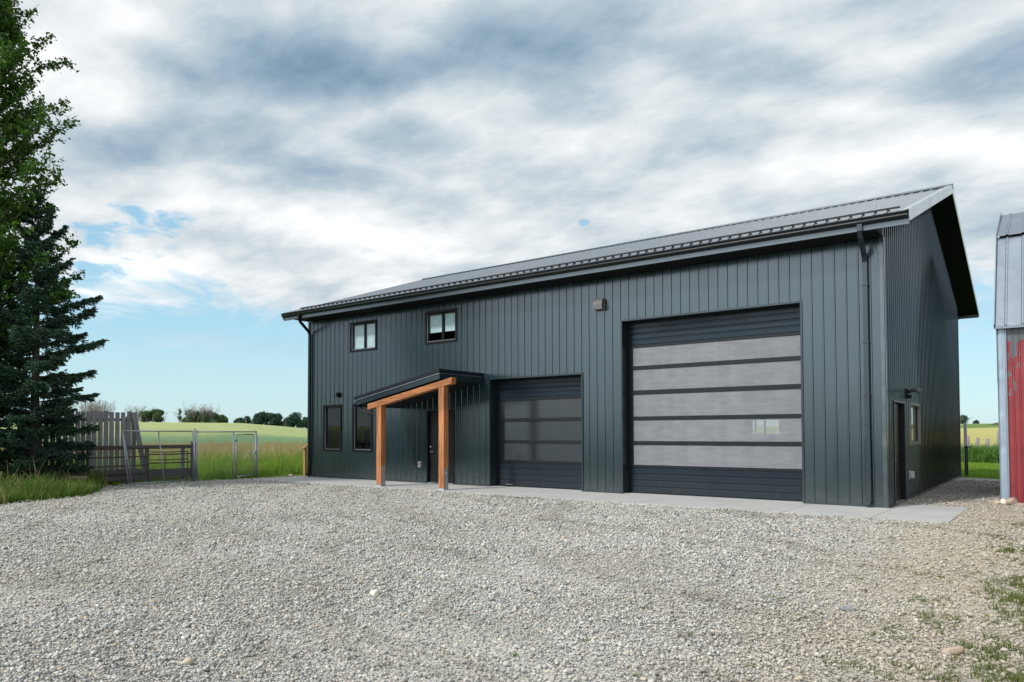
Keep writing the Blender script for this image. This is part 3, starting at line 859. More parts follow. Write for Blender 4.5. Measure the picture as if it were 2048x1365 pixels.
def entry_end():
    y0, y1, zb, h = ED
    d = empty('entry_door', (LN, (y0+y1)/2, 0)); d.parent = shop
    def put(o): o.location = (-LN, -(y0+y1)/2, 0); return o
    mb = MB().bbox(LN-.12, LN+.034, y0-.04, y0, 0, h+.04, .003).bbox(LN-.12, LN+.034, y1, y1+.04, 0, h+.04, .003).bbox(LN-.12, LN+.035, y0, y1, h, h+.04, .003)
    put(mb.build('door_frame', BLACKM, d))
    MBs = MB().box(LN+.034, LN+.038, y0-.04, y0-.022, .01, h+.04).build('edge_strip', simple('pale_strip', (.30, .30, .30), .4, .4), d); put(MBs)
    put(MB().box(LN+.036, LN+.040, y0-.02, y1+.04, h+.022, h+.042).build('edge_strip', bpy.data.materials['pale_strip'], d))
    mb = MB().box(LN-.09, LN-.045, y0, y1, .03, h)
    put(mb.build('door_leaf', DOORBLK, d))
    put(MB().tube([(LN-.045, y0+.1, 1.09), (LN+.015, y0+.1, 1.09)], .026, 12).build('deadbolt', CHROME, d, True))
    mb = MB(); mb.tube([(LN-.045, y0+.1, .96), (LN+.015, y0+.1, .96)], .026, 12)
    mb.tube([(LN+.01, y0+.1, .96), (LN+.012, y0+.20, .96)], .010, 8)
    put(mb.build('handle', CHROME, d, True))
    mb = MB().box(LN-.1, LN+.03, y0, y1, .004, .028); put(mb.build('threshold', GALV, d))
entry_end()

# ---- small fixtures
mb = MB()      # vent hood
prof = [(0, 5.05), (.10, 5.045), (.15, 4.99), (.165, 4.90), (.165, 4.77), (0, 4.77)]; n = len(prof)
mb.add([(12.01, -.012-o, z) for o, z in prof]+[(12.27, -.012-o, z) for o, z in prof], [(i, i+n, (i+1) % n+n, (i+1) % n) for i in range(n)]+[tuple(range(n))[::-1][::-1], tuple(range(n, 2*n))[::-1]])
mb.bbox(11.99, 12.29, -.030, -.020, 4.75, 5.07, .003)
mb.build('vent_hood', HOODM, shop)
mb = MB().bbox(1.60, 1.74, -.035, -.018, 2.80, 2.98, .004).bbox(1.62, 1.72, -.12, -.035, 2.84, 2.96, .01); mb.box(1.63, 1.71, -.1, -.05, 2.832, 2.84)
mb.build('wall_sconce', BLACKM, shop)
mb = MB().bbox(5.54, 5.64, -.085, -.022, .49, .66, .012).bbox(5.53, 5.65, -.03, -.0225, .48, .67, .003)
o = mb.build('outlet_box', PLASTIC, shop); MB().bbox(5.565, 5.615, -.092, -.086, .52, .63, .003).build('outlet_cover', simple('outlet_cover', (.15, .15, .16), .5), o)
mb = MB().bbox(LN+.022, LN+.03, 2.60, 2.78, .45, .66, .002).bbox(LN+.03, LN+.12, 2.62, 2.76, .47, .64, .02)
mb.build('outlet_box', PLASTIC, shop)
lampo = MB().bbox(LN+.022, LN+.06, 2.32, 2.46, 2.32, 2.56, .01).bbox(LN+.06, LN+.12, 2.36, 2.42, 2.45, 2.53, .008).build('wall_lamp', BLACKM, shop)
mb = MB(); mb.tube([(LN+.10, 2.39, 2.50), (LN+.24, 2.39, 2.53), (LN+.33, 2.39, 2.47)], [.03, .06, .085], 14)
mb.build('lamp_shade', simple('lamp_shade_paint', (.10, .105, .11), .4), lampo, True)
MB().bbox(LN+.06, LN+.14, 2.34, 2.41, 2.33, 2.42, .01).build('motion_sensor', BLACKM, lampo)

# ---- porch
PFY = -1.90
porch = empty('porch', (6.4, PFY, 0)); porch.parent = shop
def pp(o): o.location = (-6.4, -PFY, 0); return o
pz = lambda x: 2.64+(x-4.68)*.1897
mb = MB()
x0, x1 = 4.68, 8.165
vs = []
for x in (x0, x1):
    for y, dz in ((PFY, -.26), (-.03, -.26), (-.03, -.006), (PFY, -.006)): vs.append((x, y, pz(x)+dz))
mb.add(vs, [(0,1,2,3),(7,6,5,4),(0,4,5,1),(1,5,6,2),(2,6,7,3),(3,7,4,0)])
pp(mb.build('porch_roof', TRIM, porch))
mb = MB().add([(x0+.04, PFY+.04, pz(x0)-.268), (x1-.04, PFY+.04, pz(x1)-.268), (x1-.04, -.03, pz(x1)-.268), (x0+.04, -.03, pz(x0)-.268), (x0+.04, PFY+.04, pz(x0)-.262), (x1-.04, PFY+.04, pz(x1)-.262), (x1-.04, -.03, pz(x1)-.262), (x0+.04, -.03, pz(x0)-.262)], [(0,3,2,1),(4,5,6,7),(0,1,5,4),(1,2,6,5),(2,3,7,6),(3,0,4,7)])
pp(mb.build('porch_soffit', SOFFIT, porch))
mb = MB()   # upper fascia drip edge, proud of the lower fascia
vs = []
for x, in ((x0-.012,), (x1+.014,)):
    for y, dz in ((PFY-.014, -.105), (PFY-.014, .012), (-.026, .012), (-.026, .0), (PFY-.002, 0.0), (PFY-.002, -.105)): vs.append((x, y, pz(x)+dz))
n = 6; mb.add(vs, [(i, (i+1) % n, (i+1) % n+n, i+n) for i in range(n)]+[tuple(range(n))[::-1], tuple(range(n, 2*n))])
mb.add([(x1+.002, PFY-.014, pz(x1)-.105), (x1+.014, PFY-.014, pz(x1)-.105), (x1+.014, -.026, pz(x1)-.105), (x1+.002, -.026, pz(x1)-.105),
        (x1+.002, PFY-.014, pz(x1)+.005), (x1+.014, PFY-.014, pz(x1)+.005), (x1+.014, -.026, pz(x1)+.005), (x1+.002, -.026, pz(x1)+.005)],
       [(0,3,2,1),(4,5,6,7),(0,1,5,4),(1,2,6,5),(2,3,7,6),(3,0,4,7)])
pp(mb.build('drip_edge', GUTTER, porch))
mb = MB(); mb.obox((x0-.01, PFY-.018, pz(x0)-.107), (x1+.016, PFY-.018, pz(x1)-.107), .008, .010)
mb.obox((x1+.018, PFY-.015, pz(x1)-.105), (x1+.018, -.03, pz(x1)-.105), .006, .008)
pp(mb.build('metal_edge_strip', GALV, porch))
bz = lambda x: 2.255+(x-5.25)*.1897      # underside of the beam
mb = MB(); ya, yb = PFY+.01, PFY+.19
bx0, bx1 = 5.25, 8.60
c = .012
vs = []
for x in (bx0, bx1):
    z0, z1 = bz(x), bz(x)+.175
    for y, z in ((ya+c, z0), (yb-c, z0), (yb, z0+c), (yb, z1-c), (yb-c, z1), (ya+c, z1), (ya, z1-c), (ya, z0+c)): vs.append((x, y, z))
n = 8; mb.add(vs, [(i, (i+1) % n, (i+1) % n+n, i+n) for i in range(n)][::1]+[tuple(range(n))[::-1], tuple(range(n, 2*n))])
pp(mb.build('porch_beam', TIMBERX, porch))
def post(x):
    mb = MB(); mb.bbox(x, x+.20, PFY+.003, PFY+.197, .055, bz(x)+.0, .010)
    v = mb.v
    for i, q in enumerate(v):       # slope the top under the beam
        if q[2] > 1: v[i] = (q[0], q[1], q[2]+(q[0]-x)*.1897-.004)
    o = pp(mb.build('porch_post', TIMBER, porch))
    mb = MB().bbox(x+.199, x+.206, PFY+.04, PFY+.165, .03, .60, .002).bbox(x-.006, x+.001, PFY+.04, PFY+.165, .03, .60, .002).bbox(x-.01, x+.21, PFY-.004, PFY+.20, .03, .055, .004)
    for z in (.12, .30, .50): mb.tube([(x+.205, PFY+.10, z), (x+.216, PFY+.10, z)], .012, 6)
    mb.build('post_bracket', GALV, o)
    mb = MB().bbox(x-.02, x+.22, PFY-.02, PFY+.215, -.10, .03, .012)
    mb.build('footing', CONC, o)
post(5.64); post(8.12)
MB().bbox(8.327-6.4, 8.331-6.4, .075, .12, .45, .50, .001).build('white_sticker', simple('sticker', (.7, .7, .7), .6), porch)
mb = MB().tube([(4.78, PFY+.12, 2.40), (4.84, PFY+.14, 2.28), (5.02, PFY+.16, 2.18), (5.48, PFY+.16, 2.12), (5.585, PFY+.16, 2.02), (5.585, PFY+.16, .10)], .038, 8)
pp(mb.build('porch_downspout', GUTTER, porch, True))
mb = MB().obox((4.72, -.08, 2.40), (4.72, PFY, 2.40), .09, .08); pp(mb.build('porch_gutter', GUTTER, porch))

# ------------------------------------------------------------------ red barn
barn = empty('red_barn', (20.64, 2.6, 0))
tag(barn, 'old red sheet-metal barn with peeling paint and grey gambrel roof', 'building')
BX0, BX1, BY, BD = 20.64, 34.0, 2.6, 6.2
def red_mat():
    m, nt, b = new_mat('peeling_red_paint')
    g = N(nt, 'ShaderNodeNewGeometry').outputs['Position']
    sp = N(nt, 'ShaderNodeSeparateXYZ'); L(nt, g, sp.inputs[0])
    n = noise(nt, mapping(nt, g, (7.5, 7.5, 2.6)), 1.0, 5, .6, .3)
    up = mrange(nt, sp.outputs[2], 1.6, 2.6, -.16, .0)
    top = mrange(nt, sp.outputs[2], 3.50, 3.72, 0, .6)
    f = mth(nt, 'ADD', mth(nt, 'ADD', n.outputs[0], up), top)
    mask = mrange(nt, f, .548, .566, 0, 1)
    n2 = noise(nt, g, 2.5, 5)
    red = ramp(nt, n2.outputs[0], [(.3, (.17, .015, .020)), (.7, (.25, .027, .031))])
    grey = ramp(nt, n2.outputs[0], [(.3, (.07, .085, .10)), (.7, (.125, .145, .165))])
    L(nt, mix(nt, mask, red, grey), b.inputs['Base Color']); b.inputs['Roughness'].default_value = .45
    bump(nt, b, noise(nt, g, 1.8, 4).outputs[0], .3, .03)
    return m
RED = red_mat(); BARNROOF = painted_steel('barn_roof_steel', (.20, .235, .285), .42, .5, .35, 0); BTRIM = painted_steel('barn_trim_steel', (.30, .37, .45), .40, .5, .8, 0)
def bp(o): o.location = (-20.64, -2.6, 0); return o
mb = MB(); siding(mb, BX0+.13, BX1, -.02, lambda s: 3.92, [], lambda s, o, z: (s, BY-o*.9, z), pitch=.114, phase=BX0+.05)
bp(mb.build('front_wall', RED, barn))
def bz_(y):
    y = min(y, 2*BY+BD-y)
    return float(np.interp(y, [BY-.15, BY+1.14, BY+3.1], [3.88, 6.07, 7.05]))
mb = MB(); mb.add([(BX0, BY, -.02), (BX0, BY+BD, -.02), (BX0, BY+BD, 3.9), (BX0, BY+BD-1.14, 6.02), (BX0, BY+BD/2, 7.0), (BX0, BY+1.14, 6.02), (BX0, BY, 3.9)], [tuple(range(7))[::-1]])
mb.add([(BX1, BY, -.02), (BX1, BY+BD, -.02), (BX1, BY+BD, 3.9), (BX1, BY+BD-1.14, 6.02), (BX1, BY+BD/2, 7.0), (BX1, BY+1.14, 6.02), (BX1, BY, 3.9)], [tuple(range(7))])
mb.add([(BX0, BY+BD, -.02), (BX1, BY+BD, -.02), (BX1, BY+BD, 3.9), (BX0, BY+BD, 3.9)], [(3, 2, 1, 0)])
bp(mb.build('barn_shell', RED, barn))
# dented corner trim
mb = MB(); nz_ = 60
vs = []
for i in range(nz_+1):
    z = -.02+3.94*i/nz_
    d = .004*math.sin(i*.5)*math.sin(i*.17)+.014*math.exp(-((i-19)/1.3)**2)+.010*math.exp(-((i-45)/1.2)**2)+.008*math.exp(-((i-31)/1.5)**2)
    seam = .006 if i > 40 else 0
    vs += [(BX0-.012, BY+.12, z), (BX0-.014-seam, BY-.030+d*.3, z), (BX0+.03+d, BY-.036-seam+d, z), (BX0+.105, BY-.034-seam+d*.5, z), (BX0+.13, BY-.028, z), (BX0+.14, BY-.052, z), (BX0+.158, BY-.052, z), (BX0+.165, BY-.02, z)]
fs = [(i*8+j, i*8+j+1, (i+1)*8+j+1, (i+1)*8+j) for i in range(nz_) for j in range(7)]
mb.add(vs, fs); bp(mb.build('corner_trim', BTRIM, barn, True))
mb = MB()
def barn_roof_seg(y0, z0, y1, z1, lap):
    prof = []; x = BX0-.035; c = BX0+.17
    prof = [(x, 0)]
    while c < BX1:
        prof += [(c-.035, 0), (c-.02, .022), (c+.012, .022), (c+.02, 0)]; c += .60 if len(prof) % 8 == 1 else .30
    prof.append((BX1+.03, 0))
    d = Vector((0, y1-y0, z1-z0)).normalized(); nn = Vector((0, -d.z, d.y))
    vs = []
    for px, h in prof:
        for (yy, zz) in ((y0, z0), (y1, z1)): vs.append((px, yy+nn.y*(h+lap), zz+nn.z*(h+lap)))
    mb.add(vs, [(2*i, 2*i+2, 2*i+3, 2*i+1) for i in range(len(prof)-1)])
barn_roof_seg(BY-.15, 3.86, BY+1.16, 6.08, 0)
barn_roof_seg(BY+1.08, 6.09, BY+BD/2+.02, 7.08, .012)
mb.box(BX0-.04, BX1, BY-.152, BY-.05, 3.80, 3.86)
for (y0, z0, y1, z1) in ((BY+BD+.15, 3.86, BY+BD-1.16, 6.07), (BY+BD-1.14, 6.07, BY+BD/2, 7.07)):
    mb.add([(BX0-.035, y0, z0), (BX1+.03, y0, z0), (BX1+.03, y1, z1), (BX0-.035, y1, z1)], [(3, 2, 1, 0)])
mb.obox((BX0-.045, BY-.165, 3.85), (BX0-.045, BY+1.15, 6.10), .018, .14); mb.obox((BX0-.045, BY+1.15, 6.10), (BX0-.045, BY+BD/2, 7.09), .018, .14)
bp(mb.build('roof', BARNROOF, barn))
mb = MB()
for i in range(13):
    z = 3.0+i*.16; y = float(np.interp(z+1, [3.86, 6.08], [BY-.15, BY+1.16])); 
    for x in (BX0+.155,): mb.box(x-.006, x+.006, y-.035, y-.02, z+1-.006, z+1+.006)
for i in range(14): mb.box(BX0+.145, BX0+.153, BY-.06, BY-.05, .2+i*.27, .21+i*.27)
bp(mb.build('screws', SCREW, barn))

ROCKM = simple('field_stone', (.42, .36, .28), .85, 0, .35, 5, .3, .3)
ROCKP = simple('pink_stone', (.38, .29, .23), .85, 0, .3, 6, .3, .3)
ROCKG = simple('grey_stone', (.23, .235, .25), .8, 0, .3, 6, .3, .3)
ROCKW = simple('white_stone', (.66, .62, .50), .75, 0, .2, 9, .3, .2)
def rock(loc, s, mat, label, seed, group=None, rz=0):
    v, f = pebble_mesh(seed, 3, .22); v = v*np.array(s)
    zmin = v[:, 2].min()
    o = np_mesh('rock', v, f, mat, smooth=True); o.location = (loc[0], loc[1], -.018-zmin*.75); o.rotation_euler = (0, 0, rz)
    return tag(o, label, 'rock', group)
rock((20.46, 2.34), (.10, .08, .10), ROCKM, 'tan rock at the left end of the row under the barn corner', 31, 'rocks at the foot of the barn corner')
rock((20.58, 2.40), (.12, .09, .10), ROCKM, 'flat-topped tan rock second from left below the barn corner trim', 32, 'rocks at the foot of the barn corner', 1)
rock((20.70, 2.38), (.08, .08, .14), ROCKW, 'palest upright rock leaning on the foot of the silver corner trim', 33, 'rocks at the foot of the barn corner', 2)
rock((20.86, 2.38), (.11, .08, .12), ROCKP, 'pinkish pointed rock against the bottom of the red wall', 34, 'rocks at the foot of the barn corner', .6)
rock((20.55, 2.22), (.05, .05, .05), ROCKP, 'smallest pink rock in front of the row at the barn corner', 35, 'rocks at the foot of the barn corner', .2)
rock((21.02, 2.36), (.11, .08, .06), ROCKP, 'low brown rock furthest right along the base of the red wall', 36, 'rocks at the foot of the barn corner', 0)
rock((16.49, -11.79), (.045, .040, .055), ROCKW, 'round cream-coloured rock alone on grey gravel near bottom centre', 41)
rock((17.05, -13.96), (.045, .042, .055), ROCKM, 'egg-shaped beige rock on gravel near the bottom left', 42)
rock((20.23, -9.71), (.085, .05, .05), ROCKG, 'flat blue-grey rock on tan gravel in the right foreground', 43, rz=.9)
rock((21.12, -10.63), (.10, .05, .06), ROCKP, 'long pinkish rock beside weeds at the lower right', 44, rz=.7)
rock((15.05, -13.2), (.04, .03, .03), ROCKM, 'small yellowish rock on grey gravel at the left side', 45)
rock((-.98, -.05), (.10, .09, .09), ROCKM, 'tan boulder at the edge of the pavement beside the wire fence', 46)

# ------------------------------------------------------------------ fences and panels (left)
def frame_tube(mb, a, b, r=.021, n=8): mb.tube([a, b], r, n)
def chain_mesh(p00, p10, p01, pitch=.064, r=.0027):
    """diamond mesh over the parallelogram p00-p10 (along) and p00-p01 (up)"""
    p00, p10, p01 = map(Vector, (p00, p10, p01)); U = p10-p00; V = p01-p00; lu, lv = U.length, V.length
    u, v = U/lu, V/lv; mb = MB(); nn = u.cross(v).normalized()
    c = -lv
    while c < lu:
        for sg in (1, -1):
            s0, s1 = (c, c+lv) if sg > 0 else (c+lv, c)
            t0, t1 = 0.0, 1.0
            d = s1-s0
            if d > 0: t0, t1 = max(t0, -s0/d), min(t1, (lu-s0)/d)
            else: t0, t1 = max(t0, (lu-s0)/d), min(t1, -s0/d)
            if t1-t0 < .01: continue
            a = p00+u*(s0+d*t0)+v*(lv*t0)+nn*.002*sg; b = p00+u*(s0+d*t1)+v*(lv*t1)+nn*.002*sg
            mb.tube([a, b], r, 3, False)
        c += pitch
    return mb
# leaning kennel panel
kp = empty('kennel_fence', (-1.08, -4.7, 0)); tag(kp, 'galvanised chain link panel leaning back on the dark livestock panels', 'fence panel')
def kk(o): o.location = (1.08, 4.7, 0); return o
def KP(y, t): return (-1.04-.24*t, y-.10*t, .0+1.64*t)
mb = MB()
for y in (-5.86, -4.74, -3.60): frame_tube(mb, KP(y, 0), KP(y, 1))
frame_tube(mb, KP(-5.86, 1), KP(-3.60, 1)); frame_tube(mb, KP(-5.86, .02), KP(-3.60, .02), .016)
frame_tube(mb, (KP(-5.76, 0)[0], -5.76, 0), KP(-5.84, .985), .016)
kk(mb.build('frame', GALV, kp, True)); kk(chain_mesh(KP(-5.86, .03), KP(-3.60, .03), KP(-5.86, 1)).build('wire_mesh', WIREM, kp))
# standing chain link fence with gate
kf = empty('chain_link_fence', (-1.12, -2.4, 0)); tag(kf, 'standing silver chain link fence with narrow walk gate, left of the building', 'fence')
def kf_(o): o.location = (1.12, 2.4, 0); return o
X = -1.14
for y, r, h in ((-3.70, .030, 1.70), (-3.62, .022, 1.66), (-2.28, .030, 1.64), (-1.40, .030, 1.64)):
    mb = MB(); mb.tube([(X, y, -.05), (X, y, h)], r, 10); mb.tube([(X, y, h), (X, y, h+.015)], [r*1.1, r*.5], 10)
    kf_(mb.build('post', GALV, kf, True))
mb = MB(); frame_tube(mb, (X, -3.7, 1.62), (X, -1.40, 1.62)); kf_(mb.build('top_rail', GALV, kf, True))
kf_(chain_mesh((X, -3.6, .03), (X, -2.3, .03), (X, -3.6, 1.61)).build('wire_mesh', WIREM, kf))
gate = kf_(MB().build('gate', GALV, kf)) if False else None
mb = MB()
for a, b in (((X, -2.17, .07), (X, -2.17, 1.53)), ((X, -1.50, .07), (X, -1.50, 1.53)), ((X, -2.17, 1.53), (X, -1.50, 1.53)), ((X, -2.17, .07), (X, -1.50, .07))): frame_tube(mb, a, b, .020)
for z in (.3, 1.3): mb.box(X-.03, X+.03, -2.28, -2.17, z, z+.04)
mb.box(X-.04, X+.05, -1.50, -1.40, .85, .92)
g = kf_(mb.build('gate', GALV, kf, True)); chain_mesh((X, -2.15, .09), (X, -1.52, .09), (X, -2.15, 1.51)).build('gate_mesh', WIREM, g)
# page wire fence
wf = empty('wire_fence', (-1.12, -.3, 0)); tag(wf, 'thin rectangular wire mesh fence between the gate and the building', 'fence')
mb = MB().tube([(X, -1.33, -.05), (X, -1.33, 1.46)], .020, 8); o = mb.build('steel_post', GALV, wf, True); o.location = (1.12, .3, 0)
mb = MB()
y = -1.33
while y < 1.4: mb.tube([(X, y, .0), (X+.01*math.sin(y*9), y, 1.40)], .0028, 3, False); y += .115
for z in (.05, .15, .27, .40, .55, .72, .90, 1.10, 1.25, 1.40): mb.tube([(X, -1.33, z), (X, .2, z-.012), (X, 1.4, z)], .0026, 3, False)
o = mb.build('wire_mesh', WIREM, wf); o.location = (1.12, .3, 0)
# tall board fence
bf = empty('board_fence', (-1.8, -6.5, 0)); tag(bf, 'tall weathered grey board fence with open gaps behind the spruce', 'fence')
y = -8.6; k = 0
while y < -5.42:
    wd = random.uniform(.128, .150); h = 2.24+random.uniform(-.02, .03); tl = random.uniform(-.008, .008)
    th = .02
    mb = MB(); mb.bbox(-1.8-th/2+random.uniform(-.006, .006), -1.8+th/2, y, y+wd, .02+random.uniform(0, .04), h, .003)
    for i, q in enumerate(mb.v): mb.v[i] = (q[0]+1.8, q[1]+6.5+(q[2]*tl), q[2])
    mb.build('board', GREYWOOD, bf); y += wd+random.uniform(.018, .042)
mb = MB()
for z in (.25, 1.05, 1.95): mb.bbox(-.075, -.012, -2.1, 1.15, z, z+.09, .004)
mb.build('fence_rail', GREYWOODY, bf)
for yy in (-8.5, -5.55):
    mb = MB().bbox(-.17, -.077, yy+6.5, yy+6.6, -.05, 2.1, .006); mb.build('fence_post', GREYWOOD, bf)
# leaning board
mb = MB(); mb.obox((0, .32, .15), (-.12, -.03, 2.22), .15, .028, (1, 0, 0))
o = mb.build('leaning_board', GREYWOOD); o.location = (-1.60, -5.38, 0); tag(o, 'single weathered board leaning crookedly against the board fence end', 'board')
# plank barrier
pf = empty('plank_fence', (-1.52, -5.2, 0)); tag(pf, 'low dark plank barrier with thick top and bottom boards', 'fence')
for (z0, z1, y0, y1, dx) in ((1.07, 1.19, -3.6, 1.62, .0), (.16, .42, -.1, 1.6, .03), (.10, .45, -3.2, -.12, .04)):
    mb = MB().bbox(dx, dx+.04, y0, y1, z0, z1, .006); mb.build('plank', GREYWOODY, pf)
for yy in (-3.1, -1.6, .1, 1.28, 1.62):
    mb = MB().bbox(-.11, -.005, yy, yy+(.10 if yy < 1.5 else .16), -.05, 1.15 if yy < 1.5 else 1.3, .006); mb.build('fence_post', GREYWOOD, pf)
# livestock panels of rusty pipe
def pipe_panel(x, y0, y1, zs, posts, label, r=.020):
    e = empty('livestock_panel', (x, (y0+y1)/2, 0)); tag(e, label, 'livestock panel', 'pipe livestock panels'); oy = (y0+y1)/2
    for z in zs:
        mb = MB().tube([(0, y0-oy, z), (0, (y0+y1)/2-oy, z-.008), (0, y1-oy, z)], r, 8); mb.build('rail', RUST, e, True)
    for y in posts:
        mb = MB().tube([(0.03, y-oy, -.01), (0.03, y-oy, max(zs)+.01)], r*1.1, 8); mb.build('upright', RUST, e, True)
pipe_panel(-1.42, -7.4, -5.05, (.31, .57, .84, 1.10), (-6.9, -5.1), 'rusty pipe livestock panel with four rails below the board fence')
pipe_panel(-1.36, -5.08, -3.66, (.62, .90, 1.10), (-3.70,), 'rusty pipe livestock panel behind the chain link, left of its corner post')
pipe_panel(-1.48, -5.00, -3.74, (.12, .36, .72, .97), (-4.52, -3.76), 'lower thin pipe panel tucked behind the other, near the gate fence', .015)
# wooden steps
st = empty('wooden_steps', (-.75, .7, 0)); tag(st, 'orange wooden stair with handrail at the left end of the building', 'stairs')
def ss(o): o.location = (.75, -.7, 0); return o
for x in (-1.05,):
    ss(MB().bbox(x, x+.09, .56, .65, -.02, 1.0, .004).build('newel_post', STAIRWOOD, st)); 
    mb = MB().obox((x+.045, .50, .98), (x+.045, 1.9, 1.98), .12, .045); ss(mb.build('handrail', STAIRWOOD, st))
    for yy in (1.1, 1.6): ss(MB().bbox(x+.01, x+.08, yy, yy+.07, .1, 1.02+(yy-.5)*.7, .004).build('baluster', STAIRWOOD, st))
    mb = MB().obox((x+.07, .70, .06), (x+.07, 1.9, .92), .04, .22); ss(mb.build('stringer', STAIRWOOD, st))
for i in range(5): ss(MB().bbox(-.98, -.08, .78+i*.25, 1.05+i*.25, .155+i*.18, .19+i*.18, .004).build('tread', STAIRWOOD, st))
# rail and posts to the right of the building
hr = empty('metal_railing', (18.95, 14.2, 0)); tag(hr, 'black metal handrail at the rear corner beside the lawn', 'railing')
mb = MB()
for yy in (-.35, .25): mb.tube([(0, yy, -.03), (0, yy, 1.02)], .022, 8)
mb.build('railing_post', BLACKM, hr, True)
MB().bbox(-.03, .10, -.45, .75, 1.02, 1.06, .005).build('top_rail', BLACKM, hr)
MB().bbox(-.10, .0, .30, .36, -.03, 1.9, .01).build('white_post', simple('white_post_paint', (.6, .6, .6), .5), hr)

def at_far(az, r):
    a = math.radians(az); x = YC[0]+r*math.sin(a); y = YC[1]+r*math.cos(a); return x, y, float(terr_z(np.array(x), np.array(y)))
for i, (az, r, h, lab) in enumerate(((-5.15, 62, 1.30, 'leftmost grey wooden fence post above the green weeds, nearest the building'), (-4.60, 62, 1.2, 'short grey fence post, second from the building, above the weeds'),
                         (-4.05, 62, 1.12, 'shortest grey fence post, third from the building, above the weeds'), (-3.42, 60, 1.65, 'tallest grey fence post standing left of the brown field gate'))):
    x, y, z = at_far(az, r)
    mb = MB().tube([(0, 0, -.1), (0, 0, h*.6), (.02, 0, h)], [.13, .12, .11], 9); o = mb.build('fence_post', simple('old_post', (.22, .20, .20), .9), smooth=True)
    o.location = (x, y, z); tag(o, lab, 'fence post', 'fence posts along the canola field')
x, y, z = at_far(-2.55, 60)
fg = empty('field_gate', (x, y, z)); tag(fg, 'brown tube field gate beside the yellow field', 'gate')
mb = MB()
for zz in (.35, .75, 1.25): mb.tube([(-.75, 0, zz), (1.6, 0, zz)], .035, 6)
for xx in (-.75, 1.6): mb.tube([(xx, 0, .1), (xx, 0, 1.25)], .04, 6)
mb.build('gate_frame', RUST, fg)
x, y, z = at_far(-3.05, 480)
pp_ = empty('power_pole', (x, y, z)); tag(pp_, 'thin distant power pole on the horizon right of the building', 'pole')
MB().tube([(0, 0, -2), (0, 0, 8)], [.22, .16], 6).build('pole', BARK, pp_); MB().box(-1.0, 1.0, -.08, .08, 7.3, 7.5).build('crossarm', BARK, pp_)
x, y, z = at_far(-2.9, 225)
v, f = pebble_mesh(71, 3, .2); o = np_mesh('dirt_mound', v*np.array([5.0, 2.5, 1.3]), f, simple('dark_soil', (.07, .075, .04), .95), smooth=True); o.location = (x, y, z); tag(o, 'dark low dirt mound far off in the green strip', 'mound')

# ------------------------------------------------------------------ vegetation
def tuft(seed, n, h, w, spread, lean, mat, seed_heads=False, name='tuft'):
    r = np.random.default_rng(seed); V = []; F = []
    for i in range(n):
        a = r.uniform(0, 6.28); rad = spread*math.sqrt(r.uniform()); bx, by = rad*math.cos(a), rad*math.sin(a)
        b = r.uniform(0, 6.28); ln = lean*r.uniform(.2, 1.2); hh = h*r.uniform(.55, 1.1); ww = w*r.uniform(.7, 1.3)
        px, py = -math.sin(b)*ww, math.cos(b)*ww
        base = len(V); segs = 3
        for k in range(segs+1):
            t = k/segs; ox = math.cos(b)*ln*hh*t*t; oy = math.sin(b)*ln*hh*t*t; z = hh*(t-.25*ln*t*t)
            wf_ = (1-t*.9)
            V += [(bx+ox-px*wf_, by+oy-py*wf_, z), (bx+ox+px*wf_, by+oy+py*wf_, z)]
        for k in range(segs): F.append((base+2*k, base+2*k+1, base+2*k+3, base+2*k+2))
    return np_mesh(name, V, F, mat, link=False)

def grass_area(name, poly_or_fn, n, bounds, protos, smin, smax, label, cat, zfn=None):
    x = rng.uniform(bounds[0], bounds[1], n); y = rng.uniform(bounds[2], bounds[3], n)
    k = poly_or_fn(x, y); x, y = x[k], y[k]; n = len(x)
    z = terr_z(x, y) if zfn is None else zfn(x, y)
    s = rng.uniform(smin, smax, n)*np.clip(.8+.35*np.sin(x*1.7)*np.sin(y*1.3+1), .4, 1.3)
    rot = np.stack([np.zeros(n), np.zeros(n), rng.uniform(0, 6.28, n)], 1)
    o = scatter(name, np.stack([x, y, z], 1), rot, np.stack([s, s, s*rng.uniform(.8, 1.2, n)], 1), rng.integers(0, len(protos), n), protos)
    return tag(o, label, cat, kind='stuff')

# grass bank under the spruce
BANK = [(4.3, -22), (3.7, -16), (3.2, -12.2), (2.95, -10.6), (2.55, -9.4), (1.85, -8.2), (.65, -7.45), (-.35, -7.05), (-1.3, -6.55), (-1.5, -7.2), (-9, -7.6), (-9, -22)]
bt = [tuft(s, 34, .42, .007, .16, .6, GRASSM) for s in range(1, 5)]+[tuft(5, 12, .70, .006, .2, .8, GRASSM), tuft(6, 7, .72, .006, .25, .9, SEEDM)]
grass_area('tall_grass', lambda x, y: in_poly(x, y, BANK), 13000, (-9, 4.5, -22, -6.4), bt, .7, 1.25, 'long dark green grass growing under the spruce at the left', 'grass')
et = [tuft(s, 24, .14, .005, .09, .8, GRASSM) for s in range(11, 14)]
grass_area('edge_grass', lambda x, y: in_poly(x-.12, y+.12, BANK) & ~in_poly(x+.25, y-.25, BANK), 5000, (-2, 4.5, -16, -6.0), et, .5, 1.3, 'short grass creeping into the gravel edge at the left', 'grass')
